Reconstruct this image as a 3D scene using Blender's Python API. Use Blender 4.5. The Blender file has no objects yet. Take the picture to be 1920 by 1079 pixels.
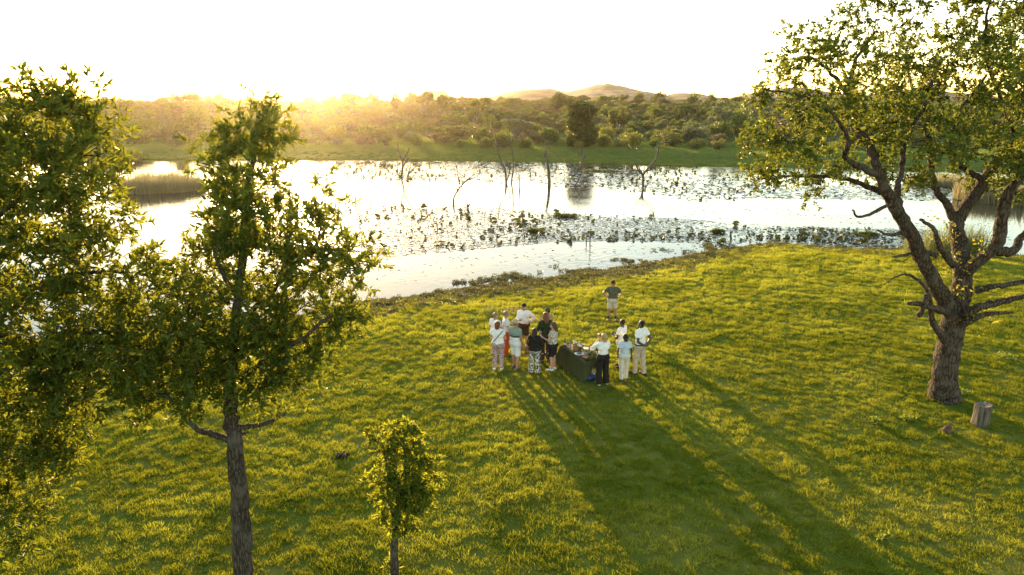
import bpy, math, random
import numpy as np

# ------------------------------------------------------------------ camera, sky, sun, exposure
scene = bpy.context.scene
COL = scene.collection
CAM_H, FPX, PITCH = 8.6, 1280.0, math.radians(15.3)
CP, SP = math.cos(PITCH), math.sin(PITCH)
cam_data = bpy.data.cameras.new('camera')
cam_data.sensor_width = 36.0
cam_data.lens = 36.0 * FPX / 1920.0
cam_data.clip_start = 0.1
cam_data.clip_end = 6000
cam = bpy.data.objects.new('camera', cam_data)
COL.objects.link(cam)
cam.location = (0, 0, CAM_H)
cam.rotation_euler = (math.pi / 2 - PITCH, 0, 0)
scene.camera = cam

SUN_EL, SUN_AZ = math.radians(6.0), math.radians(-17.0)      # azimuth from +Y, clockwise positive
world = bpy.data.worlds.new('World')
scene.world = world
world.use_nodes = True
wn = world.node_tree.nodes
sky = wn.new('ShaderNodeTexSky')
sky.sky_type = 'NISHITA'
sky.sun_disc = False
sky.sun_elevation = SUN_EL
sky.sun_rotation = SUN_AZ
sky.altitude = 300
sky.air_density = 1.0
sky.dust_density = 0.35
sky.ozone_density = 1.5
wn['Background'].inputs['Strength'].default_value = 0.15
wb = wn.new('ShaderNodeMix')          # camera white balance, the same over the whole sky
wb.data_type = 'RGBA'
wb.blend_type = 'MULTIPLY'
wb.inputs['Factor'].default_value = 1.0
wb.inputs[7].default_value = (1.0, 0.85, 0.68, 1)
world.node_tree.links.new(sky.outputs[0], wb.inputs[6])
world.node_tree.links.new(wb.outputs[2], wn['Background'].inputs[0])

sun_data = bpy.data.lights.new('sun', 'SUN')
sun_data.energy = 2.5
sun_data.angle = math.radians(0.55)
sun_data.color = (1.0, 0.66, 0.32)
sun = bpy.data.objects.new('sun', sun_data)
COL.objects.link(sun)
sun.rotation_euler = (math.pi / 2 - SUN_EL, 0, math.pi - SUN_AZ)

vs = scene.view_settings
vs.view_transform = 'Standard'
vs.look = 'None'
vs.gamma = 1.0
vs.use_curve_mapping = False
vs.exposure = 2.68
scene.cycles.use_denoising = True
scene.cycles.max_bounces = 8
scene.cycles.diffuse_bounces = 3
scene.cycles.glossy_bounces = 3
scene.cycles.transmission_bounces = 4
scene.cycles.volume_bounces = 1
scene.cycles.caustics_reflective = False
scene.cycles.caustics_refractive = False
scene.cycles.sample_clamp_indirect = 6.0

# ------------------------------------------------------------------ helpers
rng = np.random.default_rng(7)
random.seed(7)


def tag(o, label=None, cat=None, group=None, kind=None):
    if label: o['label'] = label
    if cat: o['category'] = cat
    if group: o['group'] = group
    if kind: o['kind'] = kind
    return o


def empty(name, loc, rz=0.0, scale=1.0):
    o = bpy.data.objects.new(name, None)
    COL.objects.link(o)
    o.location = loc
    o.rotation_euler = (0, 0, rz)
    o.scale = (scale,) * 3
    o.empty_display_size = 0.2
    return o


def link(name, mesh, mats=None, parent=None, loc=None):
    o = bpy.data.objects.new(name, mesh)
    COL.objects.link(o)
    if mats is not None and not mesh.materials:
        for m in (mats if isinstance(mats, (list, tuple)) else [mats]):
            mesh.materials.append(m)
    if parent: o.parent = parent
    if loc is not None: o.location = loc
    return o


def np_mesh(name, verts, faces, smooth=False, mat_idx=None, tint=None):
    """faces: (n,k) array or list of such arrays"""
    me = bpy.data.meshes.new(name)
    if not isinstance(faces, list) or np.ndim(faces[0]) < 2: faces = [faces]
    faces = [np.asarray(f, dtype=np.int32) for f in faces if len(f)]
    verts = np.asarray(verts, dtype=np.float32)
    me.vertices.add(len(verts))
    me.vertices.foreach_set('co', verts.ravel())
    loops = np.concatenate([f.ravel() for f in faces])
    tot = np.concatenate([np.full(len(f), f.shape[1], dtype=np.int32) for f in faces])
    start = np.concatenate([[0], np.cumsum(tot)[:-1]]).astype(np.int32)
    me.loops.add(len(loops))
    me.loops.foreach_set('vertex_index', loops)
    me.polygons.add(len(tot))
    me.polygons.foreach_set('loop_start', start)
    me.polygons.foreach_set('loop_total', tot)
    if smooth:
        me.polygons.foreach_set('use_smooth', np.ones(len(tot), dtype=bool))
    if mat_idx is not None:
        me.polygons.foreach_set('material_index', np.asarray(mat_idx, dtype=np.int32))
    if tint is not None:
        a = me.attributes.new('tint', 'FLOAT', 'POINT')
        a.data.foreach_set('value', np.asarray(tint, dtype=np.float32))
    me.update(calc_edges=True)
    return me


class MB:
    """collects shapes for one mesh"""
    def __init__(self):
        self.v, self.f4, self.f3, self.n = [], [], [], 0

    def add(self, v, f4=(), f3=()):
        v = np.asarray(v, dtype=float)
        self.v.append(v)
        if len(f4): self.f4.append(np.asarray(f4) + self.n)
        if len(f3): self.f3.append(np.asarray(f3) + self.n)
        self.n += len(v)
        return self

    def tube(self, pts, rad, sides=8, cap=True, rough=0.0, seed=0):
        pts = np.asarray(pts, dtype=float)
        rad = np.broadcast_to(np.asarray(rad, dtype=float), (len(pts),))
        n = len(pts)
        tan = np.gradient(pts, axis=0)
        tan /= np.linalg.norm(tan, axis=1)[:, None] + 1e-9
        ref = np.array([0.0, 0.0, 1.0]) if abs(tan[0][2]) < 0.9 else np.array([1.0, 0.0, 0.0])
        nx = np.cross(ref, tan[0]); nx /= np.linalg.norm(nx)
        fr = []
        for i in range(n):
            nx = nx - tan[i] * np.dot(nx, tan[i]); nx /= np.linalg.norm(nx) + 1e-9
            fr.append((nx, np.cross(tan[i], nx)))
        a = np.arange(sides) * 2 * math.pi / sides
        rs = np.random.default_rng(seed)
        V = []
        for i in range(n):
            k = 1 + rough * rs.normal(size=sides) if rough else np.ones(sides)
            V.append(pts[i] + rad[i] * ((np.cos(a) * k)[:, None] * fr[i][0] + (np.sin(a) * k)[:, None] * fr[i][1]))
        V = np.concatenate(V)
        F = []
        for i in range(n - 1):
            for j in range(sides):
                j2 = (j + 1) % sides
                F.append((i * sides + j, i * sides + j2, (i + 1) * sides + j2, (i + 1) * sides + j))
        T = []
        if cap:
            V = np.concatenate([V, pts[[0]], pts[[-1]] + tan[[-1]] * rad[-1] * 0.4])
            for j in range(sides):
                j2 = (j + 1) % sides
                T.append((n * sides, j2, j))
                T.append((n * sides + 1, (n - 1) * sides + j, (n - 1) * sides + j2))
        return self.add(V, F, T)

    def box(self, c, s, rz=0.0, rx=0.0):
        c = np.asarray(c, float); s = np.asarray(s, float) / 2
        v = np.array([[x, y, z] for x in (-1, 1) for y in (-1, 1) for z in (-1, 1)]) * s
        if rx:
            cx, sx = math.cos(rx), math.sin(rx)
            v = v @ np.array([[1, 0, 0], [0, cx, sx], [0, -sx, cx]])
        if rz:
            cz, sz = math.cos(rz), math.sin(rz)
            v = v @ np.array([[cz, sz, 0], [-sz, cz, 0], [0, 0, 1]])
        return self.add(v + c, [(0, 1, 3, 2), (4, 6, 7, 5), (0, 4, 5, 1), (2, 3, 7, 6), (0, 2, 6, 4), (1, 5, 7, 3)])

    def lathe(self, prof, c=(0, 0, 0), sides=14):
        prof = np.asarray(prof, float)
        a = np.arange(sides) * 2 * math.pi / sides
        V = np.concatenate([np.stack([r * np.cos(a), r * np.sin(a), np.full(sides, z)], 1) for r, z in prof]) + np.asarray(c, float)
        F = [(i * sides + j, i * sides + (j + 1) % sides, (i + 1) * sides + (j + 1) % sides, (i + 1) * sides + j)
             for i in range(len(prof) - 1) for j in range(sides)]
        return self.add(V, F)

    def blob(self, c, r, sub=8):
        th = np.linspace(0, math.pi, sub)
        prof = [(max(math.sin(t), 1e-3), -math.cos(t)) for t in th]
        r = np.broadcast_to(np.asarray(r, float), (3,))
        m = MB().lathe(prof, sides=sub + 2)
        return self.add(m.v[0] * r + np.asarray(c, float), m.f4[0])

    def mesh(self, name, smooth=True):
        return np_mesh(name, np.concatenate(self.v), ([np.concatenate(self.f4)] if self.f4 else []) + ([np.concatenate(self.f3)] if self.f3 else []), smooth)


def px_ray(px, py):
    u = (px - 960) / FPX; v = (539.5 - py) / FPX
    return np.array([u, CP + v * SP, -SP + v * CP])


def PZ(px, py, z):
    d = px_ray(px, py); t = (z - CAM_H) / d[2]
    return np.array([d[0] * t, d[1] * t, z])


def PY(px, py, y):
    d = px_ray(px, py); t = y / d[1]
    return np.array([d[0] * t, y, CAM_H + d[2] * t])


def _hash(ix, iy, seed):
    h = (ix.astype(np.int64) * 374761393 + iy.astype(np.int64) * 668265263 + seed * 974634777) & 0x7fffffff
    h = ((h ^ (h >> 13)) * 1274126177) & 0x7fffffff
    return ((h ^ (h >> 16)) & 0xffff) / 65535.0


def vnoise(x, y, seed=0):
    x = np.asarray(x, float); y = np.asarray(y, float)
    ix, iy = np.floor(x), np.floor(y)
    fx, fy = x - ix, y - iy
    fx = fx * fx * (3 - 2 * fx); fy = fy * fy * (3 - 2 * fy)
    a = _hash(ix, iy, seed); b = _hash(ix + 1, iy, seed); c = _hash(ix, iy + 1, seed); d = _hash(ix + 1, iy + 1, seed)
    return (a * (1 - fx) + b * fx) * (1 - fy) + (c * (1 - fx) + d * fx) * fy


def fbm(x, y, seed=0, octv=4):
    s, a, t = 0.0, 1.0, 0.0
    for i in range(octv):
        s = s + a * vnoise(np.asarray(x) * 2 ** i, np.asarray(y) * 2 ** i, seed + i * 17); t += a; a *= 0.5
    return s / t


def ss(t):
    t = np.clip(t, 0, 1)
    return t * t * (3 - 2 * t)


# ------------------------------------------------------------------ materials
def new_mat(name):
    m = bpy.data.materials.new(name)
    m.use_nodes = True
    nt = m.node_tree
    return m, nt, nt.nodes['Principled BSDF'], nt.nodes['Material Output']


def N(nt, t, **kw):
    n = nt.nodes.new(t)
    for k, v in kw.items():
        if k in n.inputs: n.inputs[k].default_value = v
        else: setattr(n, k, v)
    return n


def ramp(nt, fac, stops):
    r = nt.nodes.new('ShaderNodeValToRGB')
    e = r.color_ramp.elements
    while len(e) < len(stops): e.new(0.5)
    for i, (p, c) in enumerate(stops):
        e[i].position = p; e[i].color = (*c, 1)
    nt.links.new(fac, r.inputs[0])
    return r.outputs[0]


def noisy(name, c1, c2, scale=5.0, rough=0.85, bump=0.0, bscale=None, detail=6.0, spec=0.3, lo=0.35, hi=0.65, stretch=None, metallic=0.0):
    m, nt, b, out = new_mat(name)
    tc = N(nt, 'ShaderNodeTexCoord')
    src = tc.outputs['Object']
    if stretch:
        mp = N(nt, 'ShaderNodeMapping'); mp.inputs['Scale'].default_value = stretch
        nt.links.new(src, mp.inputs[0]); src = mp.outputs[0]
    n = N(nt, 'ShaderNodeTexNoise', Scale=scale, Detail=detail)
    nt.links.new(src, n.inputs['Vector'])
    nt.links.new(ramp(nt, n.outputs['Fac'], [(lo, c1), (hi, c2)]), b.inputs['Base Color'])
    b.inputs['Roughness'].default_value = rough
    b.inputs['Specular IOR Level'].default_value = spec
    b.inputs['Metallic'].default_value = metallic
    if bump:
        n2 = N(nt, 'ShaderNodeTexNoise', Scale=bscale or scale * 3, Detail=8.0)
        nt.links.new(src, n2.inputs['Vector'])
        bp = N(nt, 'ShaderNodeBump', Strength=bump, Distance=0.02)
        nt.links.new(n2.outputs['Fac'], bp.inputs['Height'])
        nt.links.new(bp.outputs[0], b.inputs['Normal'])
    return m


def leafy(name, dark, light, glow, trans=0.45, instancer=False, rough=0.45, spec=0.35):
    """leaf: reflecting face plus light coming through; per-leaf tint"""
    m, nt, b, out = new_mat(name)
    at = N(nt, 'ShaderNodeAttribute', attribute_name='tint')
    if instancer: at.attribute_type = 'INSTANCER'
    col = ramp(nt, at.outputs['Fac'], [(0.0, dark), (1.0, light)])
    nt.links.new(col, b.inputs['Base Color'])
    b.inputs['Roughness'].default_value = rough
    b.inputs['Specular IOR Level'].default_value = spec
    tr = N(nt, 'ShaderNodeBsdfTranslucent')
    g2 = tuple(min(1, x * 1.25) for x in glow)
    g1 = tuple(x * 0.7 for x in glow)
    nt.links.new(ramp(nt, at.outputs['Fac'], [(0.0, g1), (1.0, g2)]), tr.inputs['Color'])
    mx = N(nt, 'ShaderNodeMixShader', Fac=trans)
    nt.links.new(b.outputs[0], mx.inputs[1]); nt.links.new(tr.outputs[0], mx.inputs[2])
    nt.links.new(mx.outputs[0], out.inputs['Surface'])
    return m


def plain(name, col, rough=0.6, spec=0.4, metallic=0.0):
    return noisy(name, tuple(x * 0.86 for x in col), tuple(min(1, x * 1.1) for x in col), 30.0, rough, 0, spec=spec, metallic=metallic)


# ------------------------------------------------------------------ terrain
WATER_Z = -0.5
_near_px = [(660, 566), (780, 552), (900, 534), (985, 524), (1070, 513), (1200, 494), (1300, 476), (1345, 467), (1390, 460), (1450, 455), (1520, 460), (1600, 466), (1690, 464)]
_n = [PZ(a, b, WATER_Z) for a, b in _near_px]
NX = np.array([-150, -60, -30, -20, -14, -10.5] + [p[0] for p in _n] + [30, 36, 44, 55, 70, 90, 150])
NY = np.array([-10, 10, 19, 22.5, 25.3, 27.6] + [p[1] for p in _n] + [41, 40, 41, 46, 56, 72, 110])
_far_px = [(-200, 298), (240, 300), (600, 300), (960, 303), (1400, 313), (1700, 319), (2000, 326), (2600, 345)]
_f = [PZ(a, b, WATER_Z) for a, b in _far_px]
FX = np.array([-300] + [p[0] for p in _f] + [300])
FY = np.array([112] + [p[1] for p in _f] + [60])


def ynear(x): return np.interp(x, NX, NY)
def yfar(x): return np.interp(x, FX, FY)


def ground_h(x, y):
    x = np.asarray(x, float); y = np.asarray(y, float)
    tn = ynear(x) - y + 0.9 * (fbm(x * 0.35, y * 0.35, 3) - 0.5)
    tf = y - yfar(x) + 2.5 * (fbm(x * 0.12, y * 0.12, 5) - 0.5)
    near = WATER_Z + 0.10 * ss(tn / 1.5) + 0.40 * ss(tn / 7.0) + np.where(tn < 0, np.maximum(tn * 0.25, -1.2), 0)
    near = near + ss(tn / 3) * (0.14 * (fbm(x * 0.3, y * 0.3, 11, 3) - 0.5) + 0.05 * (fbm(x * 1.1, y * 1.1, 12, 3) - 0.5))
    far = WATER_Z + 0.25 * ss(tf / 1.5) + 0.7 * ss(tf / 12) + 4.6 * ss((tf - 12) / 190.0) + np.where(tf < 0, np.maximum(tf * 0.25, -1.2), 0)
    far = far + ss(tf / 30) * 1.6 * (fbm(x * 0.02, y * 0.02, 13, 3) - 0.5)
    return np.where(tn > tf, near, far)


def gh(x, y): return float(ground_h(np.array([x]), np.array([y]))[0])


def G(px, py, tmax=600.0):
    """point of the ground seen at a pixel"""
    d = px_ray(px, py)
    t = np.linspace(6, tmax, 6000)
    p = d[None] * t[:, None]; p[:, 2] += CAM_H
    h = ground_h(p[:, 0], p[:, 1])
    i = np.argmax(p[:, 2] < h)
    a = (p[i - 1, 2] - h[i - 1]) / ((p[i - 1, 2] - h[i - 1]) - (p[i, 2] - h[i]) + 1e-9)
    q = p[i - 1] + (p[i] - p[i - 1]) * a
    return np.array([q[0], q[1], gh(q[0], q[1])])


def spread(lo, hi, far, n):
    g = np.geomspace(1, 1 + far - hi, n) - 1
    return hi + g[1:]


xs = np.arange(-36, 36.01, 0.4)
xs = np.concatenate([-spread(0, 36, 1500, 44)[::-1], xs, spread(0, 36, 1500, 44)])
ys = np.concatenate([np.linspace(-300, -5, 20), np.arange(0, 52, 0.4), np.arange(52, 135, 1.2), 134 + spread(0, 1, 1700, 60)])
GX, GY = np.meshgrid(xs, ys)
GZ = ground_h(GX, GY)
nyy, nxx = GX.shape
idx = np.arange(nyy * nxx).reshape(nyy, nxx)
quads = np.stack([idx[:-1, :-1], idx[:-1, 1:], idx[1:, 1:], idx[1:, :-1]], -1).reshape(-1, 4)
gm = np_mesh('ground', np.stack([GX, GY, GZ], -1).reshape(-1, 3), quads, True)
tn_ = (ynear(GX) - GY)
mud = ss((tn_ + 3) / 2.5) * (1 - ss((tn_ - 1.5) / 6.0)) * (0.4 + 0.9 * fbm(GX * 0.5, GY * 0.5, 21, 3))
mud = np.where(GY > yfar(GX) - 5, 0, mud)
a = gm.attributes.new('mud', 'FLOAT', 'POINT'); a.data.foreach_set('value', mud.ravel().astype(np.float32))
dist_far = ss((GY - yfar(GX)) / 10)
a = gm.attributes.new('far', 'FLOAT', 'POINT'); a.data.foreach_set('value', dist_far.ravel().astype(np.float32))

m, nt, b, out = new_mat('ground')
tc = N(nt, 'ShaderNodeTexCoord')
n1 = N(nt, 'ShaderNodeTexNoise', Scale=0.35, Detail=8.0); nt.links.new(tc.outputs['Object'], n1.inputs['Vector'])
n2 = N(nt, 'ShaderNodeTexNoise', Scale=6.0, Detail=6.0); nt.links.new(tc.outputs['Object'], n2.inputs['Vector'])
cg = ramp(nt, n1.outputs['Fac'], [(0.35, (0.085, 0.115, 0.014)), (0.65, (0.165, 0.150, 0.032))])
cm = ramp(nt, n2.outputs['Fac'], [(0.35, (0.085, 0.072, 0.046)), (0.65, (0.190, 0.155, 0.105))])
cf = ramp(nt, n1.outputs['Fac'], [(0.35, (0.095, 0.140, 0.040)), (0.65, (0.16, 0.175, 0.065))])
am = N(nt, 'ShaderNodeAttribute', attribute_name='mud')
af = N(nt, 'ShaderNodeAttribute', attribute_name='far')
mix1 = N(nt, 'ShaderNodeMix', data_type='RGBA'); mix2 = N(nt, 'ShaderNodeMix', data_type='RGBA')
nt.links.new(am.outputs['Fac'], mix1.inputs['Factor']); nt.links.new(cg, mix1.inputs[6]); nt.links.new(cm, mix1.inputs[7])
nt.links.new(af.outputs['Fac'], mix2.inputs['Factor']); nt.links.new(mix1.outputs[2], mix2.inputs[6]); nt.links.new(cf, mix2.inputs[7])
nt.links.new(mix2.outputs[2], b.inputs['Base Color'])
b.inputs['Roughness'].default_value = 0.95
b.inputs['Specular IOR Level'].default_value = 0.0
bp = N(nt, 'ShaderNodeBump', Strength=0.6, Distance=0.05)
nt.links.new(n2.outputs['Fac'], bp.inputs['Height']); nt.links.new(bp.outputs[0], b.inputs['Normal'])
tag(link('ground', gm, m), kind='structure')

# water
m, nt, b, out = new_mat('lake_water')
tc = N(nt, 'ShaderNodeTexCoord')
b.inputs['Base Color'].default_value = (0.045, 0.042, 0.026, 1)
b.inputs['Roughness'].default_value = 0.04
b.inputs['IOR'].default_value = 1.33
b.inputs['Specular IOR Level'].default_value = 0.4
nA = N(nt, 'ShaderNodeTexNoise', Scale=3.2, Detail=4.0); nt.links.new(tc.outputs['Object'], nA.inputs['Vector'])
nB = N(nt, 'ShaderNodeTexNoise', Scale=0.07, Detail=3.0); nt.links.new(tc.outputs['Object'], nB.inputs['Vector'])
br = ramp(nt, nB.outputs['Fac'], [(0.42, (0.12,) * 3), (0.62, (1.0,) * 3)])
mul = N(nt, 'ShaderNodeMath', operation='MULTIPLY'); nt.links.new(nA.outputs['Fac'], mul.inputs[0]); nt.links.new(br, mul.inputs[1])
bp = N(nt, 'ShaderNodeBump', Strength=0.45, Distance=0.05)
nt.links.new(mul.outputs[0], bp.inputs['Height']); nt.links.new(bp.outputs[0], b.inputs['Normal'])
wx = np.concatenate([np.linspace(-300, -40, 14), np.linspace(-38, 60, 50), np.linspace(64, 300, 14)])
wv = np.concatenate([np.stack([wx, ynear(wx) - 3, np.full_like(wx, WATER_Z)], 1), np.stack([wx, np.maximum(yfar(wx) + 5, ynear(wx) - 2), np.full_like(wx, WATER_Z)], 1)])
k = np.arange(len(wx) - 1); L = len(wx)
wm = np_mesh('lake_water', wv, np.stack([k, k + 1, k + 1 + L, k + L], 1))
tag(link('lake_water', wm, m), kind='structure')

# hills
hill_mat = noisy('hill_scrub', (0.10, 0.07, 0.04), (0.22, 0.145, 0.085), 0.06, 0.95, 1.0, 0.15)


def hill(px, py, half_px, Y, back=160, seed=0):
    top = PY(px, py, Y)
    w = half_px * Y / 1330
    u = np.linspace(-1, 1, 70); v = np.linspace(-1, 1, 40)
    U, V = np.meshgrid(u, v)
    r = np.sqrt(U ** 2 + V ** 2)
    prof = np.clip(1 - r ** 1.5, 0, 1) ** 1.25
    prof = prof * (0.8 + 0.4 * fbm(U * 3 + seed, V * 3, 31 + seed, 4)) + 0.05 * fbm(U * 26, V * 26, 5 + seed, 2) * (prof > 0.02)
    prof /= prof.max()
    base = 3.0
    Z = base - 6 * (r > 1) + prof * (top[2] - base)
    X = top[0] + U * w; YY = Y + V * back
    I = np.arange(U.size).reshape(U.shape)
    q = np.stack([I[:-1, :-1], I[:-1, 1:], I[1:, 1:], I[1:, :-1]], -1).reshape(-1, 4)
    q = q[(r.ravel()[q] < 1.06).all(1)]
    tag(link('hill', np_mesh('hill', np.stack([X, YY, Z], -1).reshape(-1, 3), q, True), hill_mat), kind='structure')


hill(1138, 157, 170, 820, 240, 1)
hill(1003, 166, 150, 900, 200, 2)
hill(815, 169, 55, 980, 120, 3)
hill(772, 178, 60, 950, 120, 4)
hill(1290, 174, 110, 700, 150, 5)
hill(1490, 164, 170, 760, 180, 6)
hill(1720, 168, 200, 800, 180, 7)
hill(880, 182, 90, 900, 120, 8)
# ------------------------------------------------------------------ leaves and scatter helpers
def unit(v):
    return v / (np.linalg.norm(v, axis=-1, keepdims=True) + 1e-9)


def leaf_arrays(base, d, nrm, L, W, six=False, curl=0.15):
    """one folded leaf per row"""
    n = len(base)
    side = unit(np.cross(d, nrm)); up = np.cross(side, d)
    L = np.asarray(L)[:, None]; W = np.asarray(W)[:, None]
    if six:
        tpl = [(0, 0, 0), (0.32, -0.5, 0.10), (0.32, 0.5, 0.10), (0.70, -0.36, 0.06), (0.70, 0.36, 0.06), (1.0, 0, -curl)]
        F = [(0, 2, 4, 5), (0, 5, 3, 1)]
    else:
        tpl = [(0, 0, 0), (0.45, -0.5, 0.10), (0.45, 0.5, 0.10), (1.0, 0, -curl)]
        F = [(0, 2, 3), (0, 3, 1)]
    V = np.stack([base + d * L * t + side * W * s + up * L * u for t, s, u in tpl], 1).reshape(-1, 3)
    F = (np.arange(n)[:, None, None] * len(tpl) + np.array(F)[None]).reshape(-1, len(F[0]))
    return V, F, len(tpl)


def rand_dirs(n, r, zbias=0.0):
    v = r.normal(size=(n, 3)); v[:, 2] += zbias
    return unit(v)


def scatter(name, mats_src, pts, scale, rot, tint, pick, label=None, kind='stuff', align=None):
    """stuff: a point mesh whose points carry instances of the unlinked source meshes"""
    me = bpy.data.meshes.new(name)
    pts = np.asarray(pts, dtype=np.float32)
    me.vertices.add(len(pts)); me.vertices.foreach_set('co', pts.ravel())
    for nm, ty, dat in (('scl', 'FLOAT', scale), ('tint', 'FLOAT', tint)):
        at = me.attributes.new(nm, ty, 'POINT'); at.data.foreach_set('value', np.asarray(dat, dtype=np.float32))
    at = me.attributes.new('pick', 'INT', 'POINT'); at.data.foreach_set('value', np.asarray(pick, dtype=np.int32))
    at = me.attributes.new('rotv', 'FLOAT_VECTOR', 'POINT'); at.data.foreach_set('vector', np.asarray(rot, dtype=np.float32).ravel())
    o = bpy.data.objects.new(name, me); COL.objects.link(o)
    g = bpy.data.node_groups.new(name + '_nodes', 'GeometryNodeTree')
    g.interface.new_socket('Geometry', in_out='INPUT', socket_type='NodeSocketGeometry')
    g.interface.new_socket('Geometry', in_out='OUTPUT', socket_type='NodeSocketGeometry')
    gi = g.nodes.new('NodeGroupInput'); go = g.nodes.new('NodeGroupOutput')
    ip = g.nodes.new('GeometryNodeInstanceOnPoints'); ip.inputs['Pick Instance'].default_value = True
    jn = g.nodes.new('GeometryNodeJoinGeometry')
    for src in mats_src:
        oi = g.nodes.new('GeometryNodeObjectInfo'); oi.inputs['Object'].default_value = src; oi.inputs['As Instance'].default_value = True
        g.links.new(oi.outputs['Geometry'], jn.inputs[0])

    def attr(nm, ty):
        a = g.nodes.new('GeometryNodeInputNamedAttribute'); a.data_type = ty; a.inputs['Name'].default_value = nm
        return [s for s in a.outputs if s.enabled][0]
    er = g.nodes.new('FunctionNodeEulerToRotation')
    g.links.new(attr('rotv', 'FLOAT_VECTOR'), er.inputs[0])
    g.links.new(gi.outputs[0], ip.inputs['Points']); g.links.new(jn.outputs[0], ip.inputs['Instance'])
    g.links.new(attr('pick', 'INT'), ip.inputs['Instance Index'])
    g.links.new(er.outputs[0], ip.inputs['Rotation']); g.links.new(attr('scl', 'FLOAT'), ip.inputs['Scale'])
    g.links.new(ip.outputs[0], go.inputs[0])
    md = o.modifiers.new('scatter', 'NODES'); md.node_group = g
    tag(o, label, None, None, kind)
    return o


def source(name, mesh, mats):
    for mm in (mats if isinstance(mats, (list, tuple)) else [mats]): mesh.materials.append(mm)
    return bpy.data.objects.new(name, mesh)


def grass_clump(name, n, rad, hlo, hhi, w, lean, seed):
    r = np.random.default_rng(seed)
    a = r.uniform(0, 2 * math.pi, n); rr = rad * np.sqrt(r.uniform(0, 1, n))
    base = np.stack([rr * np.cos(a), rr * np.sin(a), np.full(n, -0.02)], 1)
    d = rand_dirs(n, r) * lean; d[:, 2] = 1; d = unit(d)
    h = r.uniform(hlo, hhi, n)
    bend = rand_dirs(n, r); bend[:, 2] *= 0.2
    side = unit(np.cross(d, bend)) * (w * r.uniform(0.6, 1.3, n))[:, None]
    mid = base + d * (h * 0.55)[:, None]
    tip = base + d * (h * 0.95)[:, None] + bend * (h * 0.35)[:, None]
    V = np.stack([base - side, base + side, mid + side * 0.7, mid - side * 0.7, tip], 1).reshape(-1, 3)
    i = np.arange(n)[:, None] * 5
    return np_mesh(name, V, [i + np.array([0, 1, 2, 3]), i + np.array([3, 2, 4])])


# lawn
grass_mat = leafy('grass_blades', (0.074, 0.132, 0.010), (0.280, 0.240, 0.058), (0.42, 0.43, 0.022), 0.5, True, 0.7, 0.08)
G_SRC = [source('grass_clump_src', grass_clump('grass_clump', 54, 0.15, 0.035, 0.085, 0.0048, 0.8, 100 + i), grass_mat) for i in range(5)]
G_SRC += [source('grass_tuft_src', grass_clump('grass_tuft', 60, 0.13, 0.06, 0.14, 0.005, 0.6, 200 + i), grass_mat) for i in range(2)]


def lawn_points():
    P = []
    for y0, y1, den in ((8.5, 16, 62), (16, 24, 48), (24, 34, 34), (34, 50, 20)):
        half = 0.80 * y1 + 3
        n = int(2 * half * (y1 - y0) * den)
        P.append(np.stack([rng.uniform(-half, half, n), rng.uniform(y0, y1, n)], 1))
    P = np.concatenate(P)
    P = P[np.abs(P[:, 0]) < 0.78 * P[:, 1] + 2.5]
    tn = ynear(P[:, 0]) - P[:, 1]
    keep = tn > 0.4 + 2.0 * fbm(P[:, 0] * 0.6, P[:, 1] * 0.6, 41)
    muddy = (1 - ss((tn - 1.3) / 5.0)) * (0.5 + 0.9 * fbm(P[:, 0] * 0.5, P[:, 1] * 0.5, 21, 3))
    muddy *= np.where(P[:, 0] > 12, 0.25, 1.0)
    keep &= rng.uniform(size=len(P)) > muddy * 0.95
    return P[keep]


LP = lawn_points()
lx, ly = LP[:, 0], LP[:, 1]
patch = fbm(lx * 0.22, ly * 0.22, 51, 4)
fine = fbm(lx * 2.2, ly * 2.2, 52, 3)
dry = fbm(lx * 0.55 + 9, ly * 0.55, 53, 4)
scl = (0.62 + 0.75 * np.clip(fine, 0.15, 0.9)) * (0.80 + 0.4 * patch) * rng.uniform(0.75, 1.25, len(lx)) * np.where(ly > 24, 1.2, 1.0) * np.where(ly > 34, 1.2, 1.0)
tint = np.clip(0.33 + 2.3 * (dry - 0.5) + 0.8 * (patch - 0.5) + rng.normal(0, 0.16, len(lx)) - 0.25 * (fine - 0.5), 0, 1)
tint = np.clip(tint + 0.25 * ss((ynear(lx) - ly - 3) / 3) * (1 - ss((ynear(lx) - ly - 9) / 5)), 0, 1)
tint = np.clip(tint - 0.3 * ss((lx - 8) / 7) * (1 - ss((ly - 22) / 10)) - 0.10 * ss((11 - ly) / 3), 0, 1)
pick = rng.integers(0, 5, len(lx)); tuft = rng.uniform(size=len(lx)) < 0.04 + 0.12 * (fine > 0.62); pick[tuft] = rng.integers(5, 7, tuft.sum())
rot = np.stack([rng.normal(0, 0.1, len(lx)), rng.normal(0, 0.1, len(lx)), rng.uniform(0, 6.28, len(lx))], 1)
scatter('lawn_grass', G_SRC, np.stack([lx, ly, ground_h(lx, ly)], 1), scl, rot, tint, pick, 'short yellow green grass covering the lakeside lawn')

# low weeds on the muddy shore, some standing in the shallows
weed_mat = leafy('shore_weed_leaves', (0.050, 0.062, 0.022), (0.170, 0.150, 0.070), (0.20, 0.19, 0.04), 0.35, True, 0.5)


def weed_clump(seed, n=26, rad=0.16, L=0.10):
    r = np.random.default_rng(seed)
    a = r.uniform(0, 6.28, n); rr = rad * np.sqrt(r.uniform(size=n))
    base = np.stack([rr * np.cos(a), rr * np.sin(a), r.uniform(0.0, 0.08, n)], 1)
    d = rand_dirs(n, r, 0.4); d[:, 2] = np.abs(d[:, 2]); nn = rand_dirs(n, r, 1.5)
    V, F, _ = leaf_arrays(base, unit(d), nn, r.uniform(0.6, 1.2, n) * L, r.uniform(0.4, 0.6, n) * L)
    return np_mesh('shore_weed', V, F)


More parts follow.
